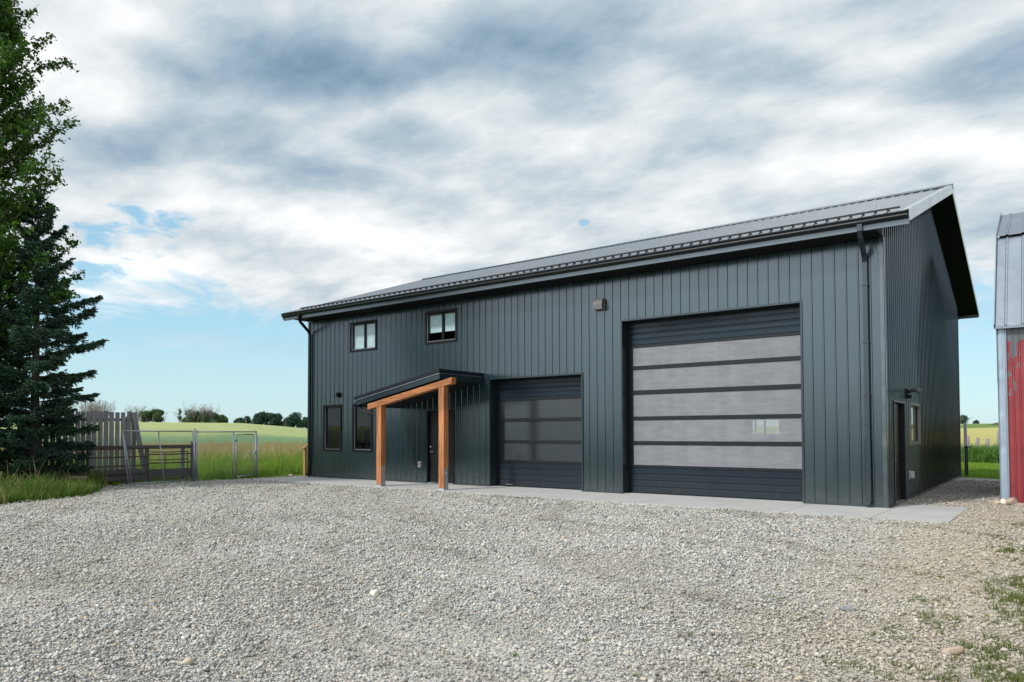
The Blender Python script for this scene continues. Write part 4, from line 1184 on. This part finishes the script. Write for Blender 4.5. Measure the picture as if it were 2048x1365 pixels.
# field grass behind the fence
ft = [tuft(s, 30, .62, .008, .22, .35, GRASSF) for s in range(21, 25)]
sd = [tuft(s, 26, .85, .010, .30, .30, SEEDM) for s in range(31, 33)]
def fld(x, y): return (x < -1.75) & (y > -8-.2*x) | (x < -1.3) & (y > -3.0)
grass_area('field_grass', lambda x, y: fld(x, y) & (np.hypot(x-YC[0], y-YC[1]) < 46), 15000, (-26, -1.25, -9, 26), ft, .75, 1.15, 'lush bright green grass behind the wire and chain link fences', 'grass')
grass_area('seeding_grass', lambda x, y: fld(x+5, y) & (np.hypot(x-YC[0], y-YC[1]) < 78) & (np.hypot(x-YC[0], y-YC[1]) > 31), 13000, (-55, -8, -14, 45), sd, .7, 1.1, 'pale brown seeding grass further out in the field', 'grass')
# lawn, weeds and hedge to the right
lt = [tuft(s, 30, .07, .006, .16, .7, GRASSF) for s in range(41, 43)]
grass_area('lawn', lambda x, y: (y > 13.3), 5200, (10, 22.5, 13, 30), lt, .7, 1.3, 'mown green lawn seen between the two buildings', 'grass')
wt = [tuft(s, 60, .78, .028, .45, .8, leaf_mat('weed_bank_leaf', (.05, .12, .015), (.12, .24, .05), .4, .6)) for s in range(51, 54)]
grass_area('weed_bank', lambda x, y: (y > 28.5+.3*np.sin(x)) & (y < 37), 1500, (6, 24, 28, 37), wt, .6, 1.25, 'bank of tall green weeds across the back of the lawn', 'weeds')
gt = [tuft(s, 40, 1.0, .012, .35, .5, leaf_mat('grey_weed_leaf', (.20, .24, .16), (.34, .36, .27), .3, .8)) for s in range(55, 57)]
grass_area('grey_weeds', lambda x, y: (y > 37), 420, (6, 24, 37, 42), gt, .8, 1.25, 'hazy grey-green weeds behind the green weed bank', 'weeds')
# weeds in the gravel
gw = [tuft(s, 16, .075, .0035, .05, .9, WEEDM) for s in range(61, 65)]
spots = [(18.84,-2.56,.09),(19.96,-8.16,.16),(20.22,-7.25,.16),(20.54,-7.57,.2),(20.79,-8.86,.2),(20.67,-10.41,.22),(21.41,-8.39,.35),(21.38,-10.36,.3),(21.49,-10.94,.35),(20.08,-11.74,.06),(21.5,-7.4,.3),
         (20.9,-9.7,.22),(19.4,-11.3,.06),(18.9,-11.9,.05),(17.1,-2.6,.12),(16.7,-2.4,.12),(15.2,-2.45,.1),(20.9,-3.6,.25),(21.2,-5.0,.3),(19.6,-9.6,.12),(18.7,-12.5,.04),(20.6,-11.3,.15),(20.95,-11.3,.2),(19.5,-12.4,.05),(21.7,-9.3,.35),(21.8,-8.0,.35),(2.6,-2.5,.3),(3.4,-2.55,.3),(11.5,-2.3,.3),(7.3,-2.3,.25),(18.4,-10.6,.12),(19.1,-7.0,.14),(18.2,-9.3,.1)]
px, py = [], []
for (a, b, r_) in spots:
    k = int(4+90*r_*r_*4); k = min(k, 45)
    px += list(a+rng.normal(0, r_*.5, k)); py += list(b+rng.normal(0, r_*.5, k))
k = 2600; qx = 22.15-np.abs(rng.normal(0, .55, k)); qy = rng.uniform(-12.5, -1, k); kk_ = np.sin(qx*5+qy*2.1)+np.sin(qy*3.3-qx*2)+rng.normal(0, .6, k) > .1; qx, qy = qx[kk_], qy[kk_]; px += list(qx); py += list(qy)
k = 110; qx = rng.uniform(14, 22, k); qy = rng.uniform(-13.5, -2.3, k); px += list(qx); py += list(qy)
px, py = np.array(px), np.array(py); kp_ = ~((px < 20.2) & (py > -2.15)); px, py = px[kp_], py[kp_]; n = len(px)
s = rng.uniform(.3, 1.0, n)*np.clip(.7+(px-20.5)*.6, .6, 1.7)
o = scatter('weeds', np.stack([px, py, np.full(n, -.015)], 1), np.stack([np.zeros(n), np.zeros(n), rng.uniform(0, 6.28, n)], 1), np.repeat(s[:, None], 3, 1), rng.integers(0, 4, n), gw)
tag(o, 'small green and yellow weeds sprouting through the gravel at right', 'weeds', kind='stuff')

def branch_path(p0, d, length, n, droop=0.0, wob=.1, r=None):
    r = r or rng; pts = [np.array(p0, float)]; d = np.array(d, float); d /= np.linalg.norm(d)
    for i in range(n):
        d = d+r.normal(0, wob, 3)+np.array([0, 0, -droop]); d /= np.linalg.norm(d)
        pts.append(pts[-1]+d*length/n)
    return np.array(pts)

def leaves_np(P, size, up=.3, jit=.35):
    n = len(P); nrm = rng.normal(size=(n, 3)); nrm[:, 2] = np.abs(nrm[:, 2])*1.0+up; nrm /= np.linalg.norm(nrm, axis=1)[:, None]
    t = rng.normal(size=(n, 3)); t -= (t*nrm).sum(1)[:, None]*nrm; t /= np.linalg.norm(t, axis=1)[:, None]
    b = np.cross(nrm, t); s = (size*np.exp(rng.normal(0, jit, n)))[:, None]
    V = np.stack([P, P+t*s*.45+b*s*.40+nrm*s*.08, P+t*s*1.05, P+t*s*.45-b*s*.40+nrm*s*.08], 1).reshape(-1, 3)
    i = np.arange(n)[:, None]*4
    return V, i+np.array([[0, 1, 2, 3]])

def poplar(loc, H, Rm, name, label, seed):
    e = empty(name, loc); tag(e, label, 'tree')
    mb = MB(); tr = [(0, 0, -.1), (.05, .02, 2), (.02, .1, 5), (.1, .05, 8), (.05, .1, 11), (.08, .05, H*.9)]
    mb.tube(tr, [.20, .17, .14, .11, .07, .02], 10); mb.build('trunk', BARK, e, True)
    lb = MB(); P = []
    nb = 210
    for i in range(nb):
        z = 1.6+(H-2.2)*((i+.5)/nb)**.92; a = i*2.39996+rng.normal(0, .25)
        prof = Rm*float(np.interp(z, [1.5, 3, 5, 9.4, 11.2, 13.0, 14.2, H], [.55, .85, 1.0, 1.0, .80, .55, .30, .10]))*(1.02 if rng.uniform() < .25 else rng.uniform(.40, .88))
        up = .55+.5*z/H
        pts = branch_path((tr[2][0], tr[2][1], z), (math.cos(a), math.sin(a), up), prof*1.25, 7, -.03, .10)
        lb.tube([tuple(p) for p in pts], [.035*(1-q/8.5) for q in range(8)], 5, False)
        for k in range(2, 8):
            for q in range(4 if k > 2 else 3):
                d = rng.normal(size=3); d[2] = abs(d[2])*.6+.1
                tw = branch_path(pts[k], d+(pts[k]-pts[k-1])*3.5, .22+.30*rng.uniform(), 4, .02, .15)
                if q == 0: lb.tube([tuple(p) for p in tw], .006, 3, False)
                m = int(rng.integers(15, 26)); tt = rng.uniform(.15, 1, m)*4; i0 = np.minimum(tt.astype(int), 3); fr = (tt-i0)[:, None]
                P.append(tw[i0]*(1-fr)+tw[i0+1]*fr+rng.normal(0, .045, (m, 3)))
    lb.build('limbs', BARK, e)
    P = np.concatenate(P); V, F = leaves_np(P, .080)
    np_mesh('crown', V, F, POPLEAF, e)
poplar((-2.40, -9.53, 0), 15.4, 2.20, 'poplar_tree', 'tall leafy green poplar at the left edge of the photo', 3)

def spruce(loc, H, Rm, seed, label='dark blue-green spruce with drooping branches in front of the board fence'):
    e = empty('spruce_tree', loc); tag(e, label, 'tree', 'spruces at the left edge')
    MB().tube([(0, 0, -.1), (.02, 0, H*.5), (0, 0, H)], [.15, .085, .012], 10).build('trunk', BARK, e, True)
    bb = MB(); NV = []; NF = []; base = 0
    # needle spray template: a twig along +X of unit length, needles around it
    r = np.random.default_rng(seed)
    def sprays(P0, Dr, Ln, Up):
        nonlocal base
        n = len(P0)
        if n == 0: return
        m = 30
        t = np.linspace(.02, 1, m); 
        for s in range(m):
            ph = r.uniform(0, 6.28, n)+s*2.4
            side = np.cross(Dr, Up); side /= np.linalg.norm(side, axis=1)[:, None]+1e-9
            u2 = np.cross(side, Dr)
            out = side*np.cos(ph)[:, None]+u2*np.sin(ph)[:, None]*.8
            p = P0+Dr*(Ln*t[s])[:, None]
            nl = .042*(1.1-.35*t[s])
            nd = out*.85+Dr*.75; nd /= np.linalg.norm(nd, axis=1)[:, None]
            w = np.cross(nd, Dr); w /= np.linalg.norm(w, axis=1)[:, None]+1e-9; w *= .0085
            V = np.stack([p-w, p+w, p+nd*nl+w*.5, p+nd*nl-w*.5], 1).reshape(-1, 3)
            NV.append(V); NF.append(np.arange(n)[:, None]*4+np.array([[0, 1, 2, 3]])+base); base += 4*n
    Ps, Ds, Ls, Us = [], [], [], []
    z = .45; i = 0
    while z < H-.15:
        a = i*2.39996+r.normal(0, .2); t = z/H
        ln = float(np.interp(z, [.4, 1.2, 3, 4.9, 5.4, 7, H], [.7, .92, 1, .98, .62, .42, .06]))*Rm*r.uniform(.62, 1.10)
        rise = float(np.interp(z, [0, 2, 3.2, 5, H], [-.02, .08, .30, .50, .9]))+r.normal(0, .07)
        pts = branch_path((0, 0, z), (math.cos(a), math.sin(a), rise-.1), ln, 9, -.012, .035, r)
        bb.tube([tuple(p) for p in pts], [.022*(1-q/10.5) for q in range(10)], 4, False)
        nt = max(6, int(ln/.055))
        for k in range(nt):
            q = .12+.88*(k+.5)/nt; f = q*9; i0 = min(int(f), 8); p = pts[i0]*(1-(f-i0))+pts[i0+1]*(f-i0)
            d = pts[i0+1]-pts[i0]; d /= np.linalg.norm(d)
            s = np.cross(d, [0, 0, 1]); s /= np.linalg.norm(s)
            for sg in (-1, 1):
                l2 = min(.50, ln*.42)*(1.08-q)**.6*r.uniform(.6, 1.1)+.06
                dd = d*.75+s*sg*.85+np.array([0, 0, r.normal(-.12, .28)]); dd /= np.linalg.norm(dd)
                Ps.append(p); Ds.append(dd); Ls.append(l2); Us.append([0, 0, 1])
                if l2 > .16:
                    for g_ in (.35, .6, .82):
                        for s2 in (-1, 1):
                            if r.uniform() < .35: continue
                            p2 = p+dd*l2*g_; c = np.cross(dd, [0, 0, 1.]); d3 = dd*.7+c*s2*.7+np.array([0, 0, -.15-.25*r.uniform()]); d3 /= np.linalg.norm(d3)
                            Ps.append(p2); Ds.append(d3); Ls.append(l2*.45*(1.2-g_)+.05); Us.append([0, 0, 1])
            for _ in range(2):
                Ps.append(p); d4 = d*.4+np.array([0, 0, -.9])+r.normal(0, .2, 3); d4 /= np.linalg.norm(d4); Ds.append(d4); Ls.append(.10+.14*r.uniform()); Us.append([1, 0, .1])
        Ps.append(pts[8]); Ds.append((pts[9]-pts[8])/np.linalg.norm(pts[9]-pts[8])); Ls.append(.18); Us.append([0, 0, 1])
        z += (.080 if z < 3 else .10)+.02*t; i += 1
    sprays(np.array(Ps), np.array(Ds), np.array(Ls), np.array(Us, float))
    bb.build('branches', BARK, e)
    np_mesh('needles', np.concatenate(NV), np.concatenate(NF), NEEDLE, e)
    print('spruce twigs', len(Ps))
spruce((-1.30, -8.35, 0), 8.6, 1.80, 5)
spruce((-2.35, -9.75, 0), 6.6, 1.75, 9, 'smaller dark spruce cut off by the left edge, behind the poplar trunk')

# far trees
def far_tree(x, y, z, w, h, mat, label, seed, shape='round', group='trees along the field horizon', name='far_tree', bare=0.0, dens=1.0):
    r = np.random.default_rng(seed); e = empty(name, (x, y, z)); tag(e, label, 'tree', group)
    mb = MB(); mb.tube([(0, 0, -1.5), (0, 0, h*.35), (.1, 0, h*.7)], [.3, .2, .08], 6); mb.build('trunk', BARK if not bare else FARBARK, e)
    if bare:
        bb = MB(); nb = int(15*bare*max(1, w/5))
        for i in range(nb):
            bx = r.normal(0, w*.22); a = r.uniform(0, 6.28); up = r.uniform(1.2, 3)
            p = branch_path((bx*.6, r.normal(0, w*.15), h*.1*r.uniform()), (math.cos(a)*.7, math.sin(a)*.7, up), h*r.uniform(.65, 1.0), 6, 0, .12, r)
            bb.tube([tuple(q) for q in p], [.10, .09, .075, .06, .05, .04, .03], 3, False)
            for k in range(2, 7):
                for _ in range(3):
                    p2 = branch_path(p[k], r.normal(size=3)+np.array([0, 0, .9]), h*.18, 3, 0, .2, r); bb.tube([tuple(q) for q in p2], [.04, .035, .03, .02], 3, False)
        bb.build('bare_branches', FARBARK, e)
    if dens > 0:
        P = []
        nc = int(7+w*1.2)
        hh = h*(1.0 if bare < .6 else .72)
        for i in range(nc):
            a = r.uniform(0, 6.28); q = math.sqrt(r.uniform()); cz = r.uniform(.18, .80)
            lim = math.sqrt(max(.05, 1-(max(0, cz-.35)/.65)**2)) if shape == 'round' else (1-cz*.7)
            c = np.array([math.cos(a)*q*w*.36*lim, math.sin(a)*q*w*.30*lim, cz*hh])
            rr = min(w*.24, hh*.24)*r.uniform(.6, 1.1); m = int(330*dens)
            d = r.normal(size=(m, 3)); d /= np.linalg.norm(d, axis=1)[:, None]; P.append(c+d*rr*1.15*(r.uniform(.35, 1, (m, 1))**.5)*np.array([1, 1, .85]))
        P = np.concatenate(P); P = P[P[:, 2] > .0]
        V, F = leaves_np(P, .42*min(1.0, w/6+.3)); np_mesh('crown', V, F, mat, e)
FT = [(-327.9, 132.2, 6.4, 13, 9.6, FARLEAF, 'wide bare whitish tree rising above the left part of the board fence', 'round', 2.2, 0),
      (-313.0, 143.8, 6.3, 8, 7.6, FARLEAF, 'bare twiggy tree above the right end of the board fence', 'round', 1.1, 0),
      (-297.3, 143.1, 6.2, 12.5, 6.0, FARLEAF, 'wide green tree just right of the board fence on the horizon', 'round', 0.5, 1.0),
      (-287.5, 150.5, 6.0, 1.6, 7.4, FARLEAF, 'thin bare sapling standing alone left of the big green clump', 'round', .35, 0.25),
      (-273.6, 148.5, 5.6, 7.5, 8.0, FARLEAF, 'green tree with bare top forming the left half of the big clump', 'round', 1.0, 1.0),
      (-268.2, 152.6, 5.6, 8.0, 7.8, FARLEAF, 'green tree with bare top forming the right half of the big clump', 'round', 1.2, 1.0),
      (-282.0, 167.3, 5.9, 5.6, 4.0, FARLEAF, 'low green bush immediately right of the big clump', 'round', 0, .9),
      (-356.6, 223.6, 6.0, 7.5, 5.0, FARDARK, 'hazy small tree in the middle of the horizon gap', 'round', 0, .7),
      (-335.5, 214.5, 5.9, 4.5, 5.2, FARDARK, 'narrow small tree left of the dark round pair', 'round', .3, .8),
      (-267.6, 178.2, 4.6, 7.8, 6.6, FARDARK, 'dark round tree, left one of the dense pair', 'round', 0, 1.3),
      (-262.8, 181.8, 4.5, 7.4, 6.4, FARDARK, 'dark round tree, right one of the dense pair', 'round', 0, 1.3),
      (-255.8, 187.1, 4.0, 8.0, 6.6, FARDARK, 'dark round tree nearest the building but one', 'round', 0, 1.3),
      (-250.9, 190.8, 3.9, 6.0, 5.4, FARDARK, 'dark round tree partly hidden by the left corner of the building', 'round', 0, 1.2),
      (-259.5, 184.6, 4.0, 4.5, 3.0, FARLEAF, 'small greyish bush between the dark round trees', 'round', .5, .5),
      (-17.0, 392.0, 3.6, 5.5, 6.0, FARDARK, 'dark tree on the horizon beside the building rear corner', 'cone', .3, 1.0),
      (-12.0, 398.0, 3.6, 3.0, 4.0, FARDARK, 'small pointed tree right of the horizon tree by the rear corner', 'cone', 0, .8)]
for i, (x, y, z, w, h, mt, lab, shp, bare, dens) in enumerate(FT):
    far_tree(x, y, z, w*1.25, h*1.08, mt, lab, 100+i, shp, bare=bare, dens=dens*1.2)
# fallen log and brush under the spruce
mb = MB().tube([(0, 0, .12), (.5, .25, .16), (1.1, .5, .15)], [.07, .085, .08], 9)
o = mb.build('fallen_log', simple('old_log', (.20, .15, .11), .9, 0, .3, 12, .2, .5), smooth=True); o.location = (-1.1, -8.0, .15); tag(o, 'brown fallen log lying in the grass below the spruce', 'log')
mb = MB()
for i in range(7):
    a = rng.uniform(-.4, 1.2); p = branch_path((rng.uniform(-1.5, 1.2), rng.uniform(-.8, .8), .1), (math.cos(a), math.sin(a), .35), rng.uniform(.6, 1.4), 5, .08, .12); mb.tube([tuple(q) for q in p], [.012, .011, .010, .008, .006, .004], 4)
o = mb.build('fallen_branches', simple('dry_twig', (.26, .22, .17), .9)); o.location = (.2, -9.3, 0); tag(o, 'dry bare branches lying in the long grass at left', 'branches')

# ------------------------------------------------------------------ world and light
SUN = Vector((-.33, -.944, 0)).normalized()*math.cos(R(43)); SUN.z = math.sin(R(43))
w = bpy.data.worlds.new('World'); scene.world = w; w.use_nodes = True; nt = w.node_tree
bg = nt.nodes['Background']; STR = .10
bg.inputs[1].default_value = STR
sky = N(nt, 'ShaderNodeTexSky', sky_type='NISHITA'); sky.sun_disc = False
sky.sun_elevation = R(43); sky.sun_rotation = math.atan2(SUN.x, SUN.y); sky.air_density = 1.0; sky.dust_density = .6; sky.ozone_density = 1.6
tc = N(nt, 'ShaderNodeTexCoord').outputs['Generated']
nrm = N(nt, 'ShaderNodeVectorMath', operation='NORMALIZE'); L(nt, tc, nrm.inputs[0]); d = nrm.outputs[0]
sp = N(nt, 'ShaderNodeSeparateXYZ'); L(nt, d, sp.inputs[0])
az = mth(nt, 'ARCTAN2', sp.outputs[0], sp.outputs[1]); el = mth(nt, 'ARCSINE', sp.outputs[2])
ae = N(nt, 'ShaderNodeCombineXYZ'); L(nt, az, ae.inputs[0]); L(nt, el, ae.inputs[1])
# cloud-plane coordinates
zc = mth(nt, 'ADD', mth(nt, 'MAXIMUM', sp.outputs[2], 0.0), .16)
pv = N(nt, 'ShaderNodeCombineXYZ'); L(nt, mth(nt, 'DIVIDE', sp.outputs[0], zc), pv.inputs[0]); L(nt, mth(nt, 'DIVIDE', sp.outputs[1], zc), pv.inputs[1])
P = pv.outputs[0]
wn = noise(nt, P, 1.1, 4, .55)
wv = N(nt, 'ShaderNodeVectorMath', operation='SCALE'); wsub = N(nt, 'ShaderNodeVectorMath', operation='SUBTRACT'); L(nt, wn.outputs['Color'], wsub.inputs[0]); wsub.inputs[1].default_value = (.5, .5, .5)
L(nt, wsub.outputs[0], wv.inputs[0]); wv.inputs['Scale'].default_value = .16
aw = N(nt, 'ShaderNodeVectorMath', operation='ADD'); L(nt, ae.outputs[0], aw.inputs[0]); L(nt, wv.outputs[0], aw.inputs[1]); AW = aw.outputs[0]
def blob(cx, cy, sx, sy, rot=0.0, vec=None, soft=(.25, 1.5)):
    m1 = N(nt, 'ShaderNodeVectorMath', operation='SUBTRACT'); L(nt, vec or AW, m1.inputs[0]); m1.inputs[1].default_value = (cx, cy, 0)
    if rot: q = mapping(nt, m1.outputs[0], (1, 1, 1), rot=(0, 0, rot))
    else: q = m1.outputs[0]
    q = mapping(nt, q, (1/sx, 1/sy, 0))
    ln = N(nt, 'ShaderNodeVectorMath', operation='LENGTH'); L(nt, q, ln.inputs[0])
    return mrange(nt, ln.outputs['Value'], soft[0], soft[1], 1, 0)
acc = None
def addw(s, k):
    global acc
    t = mth(nt, 'MULTIPLY', s, k); acc = t if acc is None else mth(nt, 'ADD', acc, t)
for (cx, cy, sx, sy, rot, k) in (
    (-.921,.455,.20,.045,-.10,-.36), (-1.056,.358,.19,.034,-.15,-.24), (-.890,.305,.13,.035,.05,-.24), (-.622,.457,.13,.05,.1,-.26), (-.340,.445,.12,.030,.2,-.24),
    (-.045,.400,.10,.040,0,-.24), (-.80,.372,.07,.028,0,-.20), (-.50,.50,.22,.04,0,-.14), (-.15,.49,.20,.03,0,-.12), (-.42,.36,.12,.03,.1,-.10), (-.72,.21,.14,.03,0,-.08), (-.18,.27,.10,.03,0,-.10),
    (-.868,.262,.19,.045,.12,.34), (-1.10,.185,.15,.032,0,.30), (-.237,.392,.12,.022,.22,.20), (-.181,.322,.15,.032,.15,.20), (-1.194,.404,.09,.045,0,.22),
    (-1.09,.475,.11,.022,.2,.20), (-.526,.372,.11,.026,0,.18), (-.304,.318,.16,.028,.18,.22), (-.92,.375,.14,.022,-.15,.12), (-.75,.48,.12,.02,.1,.10), (-.04,.29,.08,.03,.1,.22)):
    addw(blob(cx, cy, sx, sy, rot), k*(1.25 if k < 0 else 1.0))
fine = noise(nt, mapping(nt, P, (1, 1, 1), rot=(0, 0, .65)), 2.2, 9, .56, .25)
streak = noise(nt, mapping(nt, P, (.55, 2.2, 1), rot=(0, 0, .95)), 1.7, 7, .5, .3)
tot = mth(nt, 'ADD', acc, mth(nt, 'MULTIPLY', mth(nt, 'SUBTRACT', fine.outputs[0], .5), .95))
tot = mth(nt, 'ADD', tot, mth(nt, 'MULTIPLY', mth(nt, 'SUBTRACT', streak.outputs[0], .5), .50))
puff = noise(nt, mapping(nt, P, (1, 1.5, 1), rot=(0, 0, .65)), 6.5, 8, .6, .2)
tot = mth(nt, 'ADD', tot, mth(nt, 'MULTIPLY', mth(nt, 'SUBTRACT', puff.outputs[0], .5), .52))
tot = mth(nt, 'ADD', tot, .60)
cloud = ramp(nt, tot, [(.02, (.20, .31, .42)), (.22, (.31, .43, .54)), (.42, (.48, .575, .65)), (.60, (.67, .73, .765)), (.78, (.84, .87, .89)), (1.0, (1.06, 1.06, 1.06))])
# coverage: clear towards the horizon, a few holes
thin = noise(nt, mapping(nt, ae.outputs[0], (5.0, 17.0, 1)), 1.0, 7, .6, .4)
cov = mth(nt, 'ADD', mth(nt, 'MULTIPLY', thin.outputs[0], .30), el)
cov = mrange(nt, cov, .275, .345, 0, 1)
holes = mth(nt, 'MAXIMUM', blob(-1.145, .236, .10, .034, -.1, None, (0, 1.3)), blob(-1.20, .188, .08, .022, 0, None, (0, 1.3)))
hn = noise(nt, mapping(nt, ae.outputs[0], (13, 34, 1)), 1.0, 8, .62, .35)
hfac0 = mrange(nt, mth(nt, 'ADD', holes, mth(nt, 'MULTIPLY', mth(nt, 'SUBTRACT', hn.outputs[0], .5), 4.2)), .35, 1.0, 0, .85)
hfac = mth(nt, 'MULTIPLY', hfac0, mrange(nt, holes, .08, .35, 0, 1))
h2b = blob(-.547, .282, .017, .010, 0, ae.outputs[0], (0, 1.3))
h20 = mrange(nt, mth(nt, 'ADD', blob(-.547, .282, .017, .010, 0, ae.outputs[0], (0, 1.3)), mth(nt, 'MULTIPLY', mth(nt, 'SUBTRACT', hn.outputs[0], .5), 2.6)), .45, .75, 0, .7)
h2 = mth(nt, 'MULTIPLY', h20, mrange(nt, h2b, .05, .3, 0, 1))
cov = mth(nt, 'MULTIPLY', cov, mth(nt, 'SUBTRACT', 1.0, mth(nt, 'MAXIMUM', hfac, h2)))
wisp = mrange(nt, noise(nt, mapping(nt, ae.outputs[0], (3.5, 26, 1), loc=(3, 1, 0)), 1.0, 5, .55, .3).outputs[0], .50, .72, 0, .5)
cov = mth(nt, 'MAXIMUM', cov, mth(nt, 'MULTIPLY', wisp, mrange(nt, el, .03, .14, 0, 1)))
CL = .80/STR
cl = N(nt, 'ShaderNodeVectorMath', operation='SCALE'); L(nt, cloud, cl.inputs[0]); cl.inputs['Scale'].default_value = CL
gain = N(nt, 'ShaderNodeVectorMath', operation='MULTIPLY'); L(nt, sky.outputs[0], gain.inputs[0]); gain.inputs[1].default_value = (.85, 1.1, 1.15)
SKYGAIN = gain
air = ramp(nt, el, [(0, (.50, .645, .70)), (.09, (.44, .63, .70)), (.2, (.27, .53, .68)), (.42, (.12, .36, .62))])
airs = N(nt, 'ShaderNodeVectorMath', operation='SCALE'); L(nt, air, airs.inputs[0]); airs.inputs['Scale'].default_value = 1/STR
clear = mix(nt, .70, gain.outputs[0], airs.outputs[0])
fin = mix(nt, cov, clear, cl.outputs[0])
# cloud cover and glow added out of view to brighten the wall's reflections
back = mrange(nt, sp.outputs[1], -.75, -.25, 1, 0)
fin = mix(nt, mth(nt, 'MULTIPLY', back, .8), fin, cl.outputs[0])
dt = N(nt, 'ShaderNodeVectorMath', operation='DOT_PRODUCT'); L(nt, d, dt.inputs[0]); dt.inputs[1].default_value = Vector((-.20, -.90, .42)).normalized()[:]
gl = mth(nt, 'POWER', mrange(nt, dt.outputs['Value'], .68, 1.0, 0, 1, False), 1.6)
gv = N(nt, 'ShaderNodeVectorMath', operation='SCALE'); gv.inputs[0].default_value = (1.0, 1.02, 1.05); L(nt, mth(nt, 'MULTIPLY', gl, 1.5/STR), gv.inputs['Scale'])
ga = N(nt, 'ShaderNodeVectorMath', operation='ADD'); L(nt, fin, ga.inputs[0]); L(nt, gv.outputs[0], ga.inputs[1])
L(nt, ga.outputs[0], bg.inputs[0])
w.cycles.sampling_method = 'MANUAL'; w.cycles.sample_map_resolution = 512

sun = bpy.data.lights.new('sun', 'SUN'); sun.energy = 2.4; sun.angle = R(4); sun.color = (1, .96, .90)
so = bpy.data.objects.new('sun', sun); col.objects.link(so); so.rotation_euler = SUN.to_track_quat('Z', 'Y').to_euler(); so.location = (0, -20, 30)

# ------------------------------------------------------------------ camera
cam = bpy.data.cameras.new('camera'); co = bpy.data.objects.new('camera', cam); col.objects.link(co); scene.camera = co
cam.sensor_width = 36; cam.sensor_fit = 'HORIZONTAL'; cam.lens = 36*1458.1/2048
cam.shift_y = (822.72-682.5)/2048
cam.clip_start = .1; cam.clip_end = 12000
yaw, pitch, roll = .648, .031, -.002
M = Matrix.Rotation(yaw, 4, 'Z') @ Matrix.Rotation(math.pi/2+pitch, 4, 'X') @ Matrix.Rotation(-roll*-1, 4, 'Z')
co.matrix_world = Matrix.Translation((21.769, -16.585, 1.533)) @ M

scene.view_settings.view_transform = 'Standard'; scene.view_settings.look = 'None'
scene.view_settings.exposure = .4; scene.view_settings.gamma = 1
scene.cycles.max_bounces = 8; scene.cycles.transparent_max_bounces = 12
scene.cycles.use_denoising = True
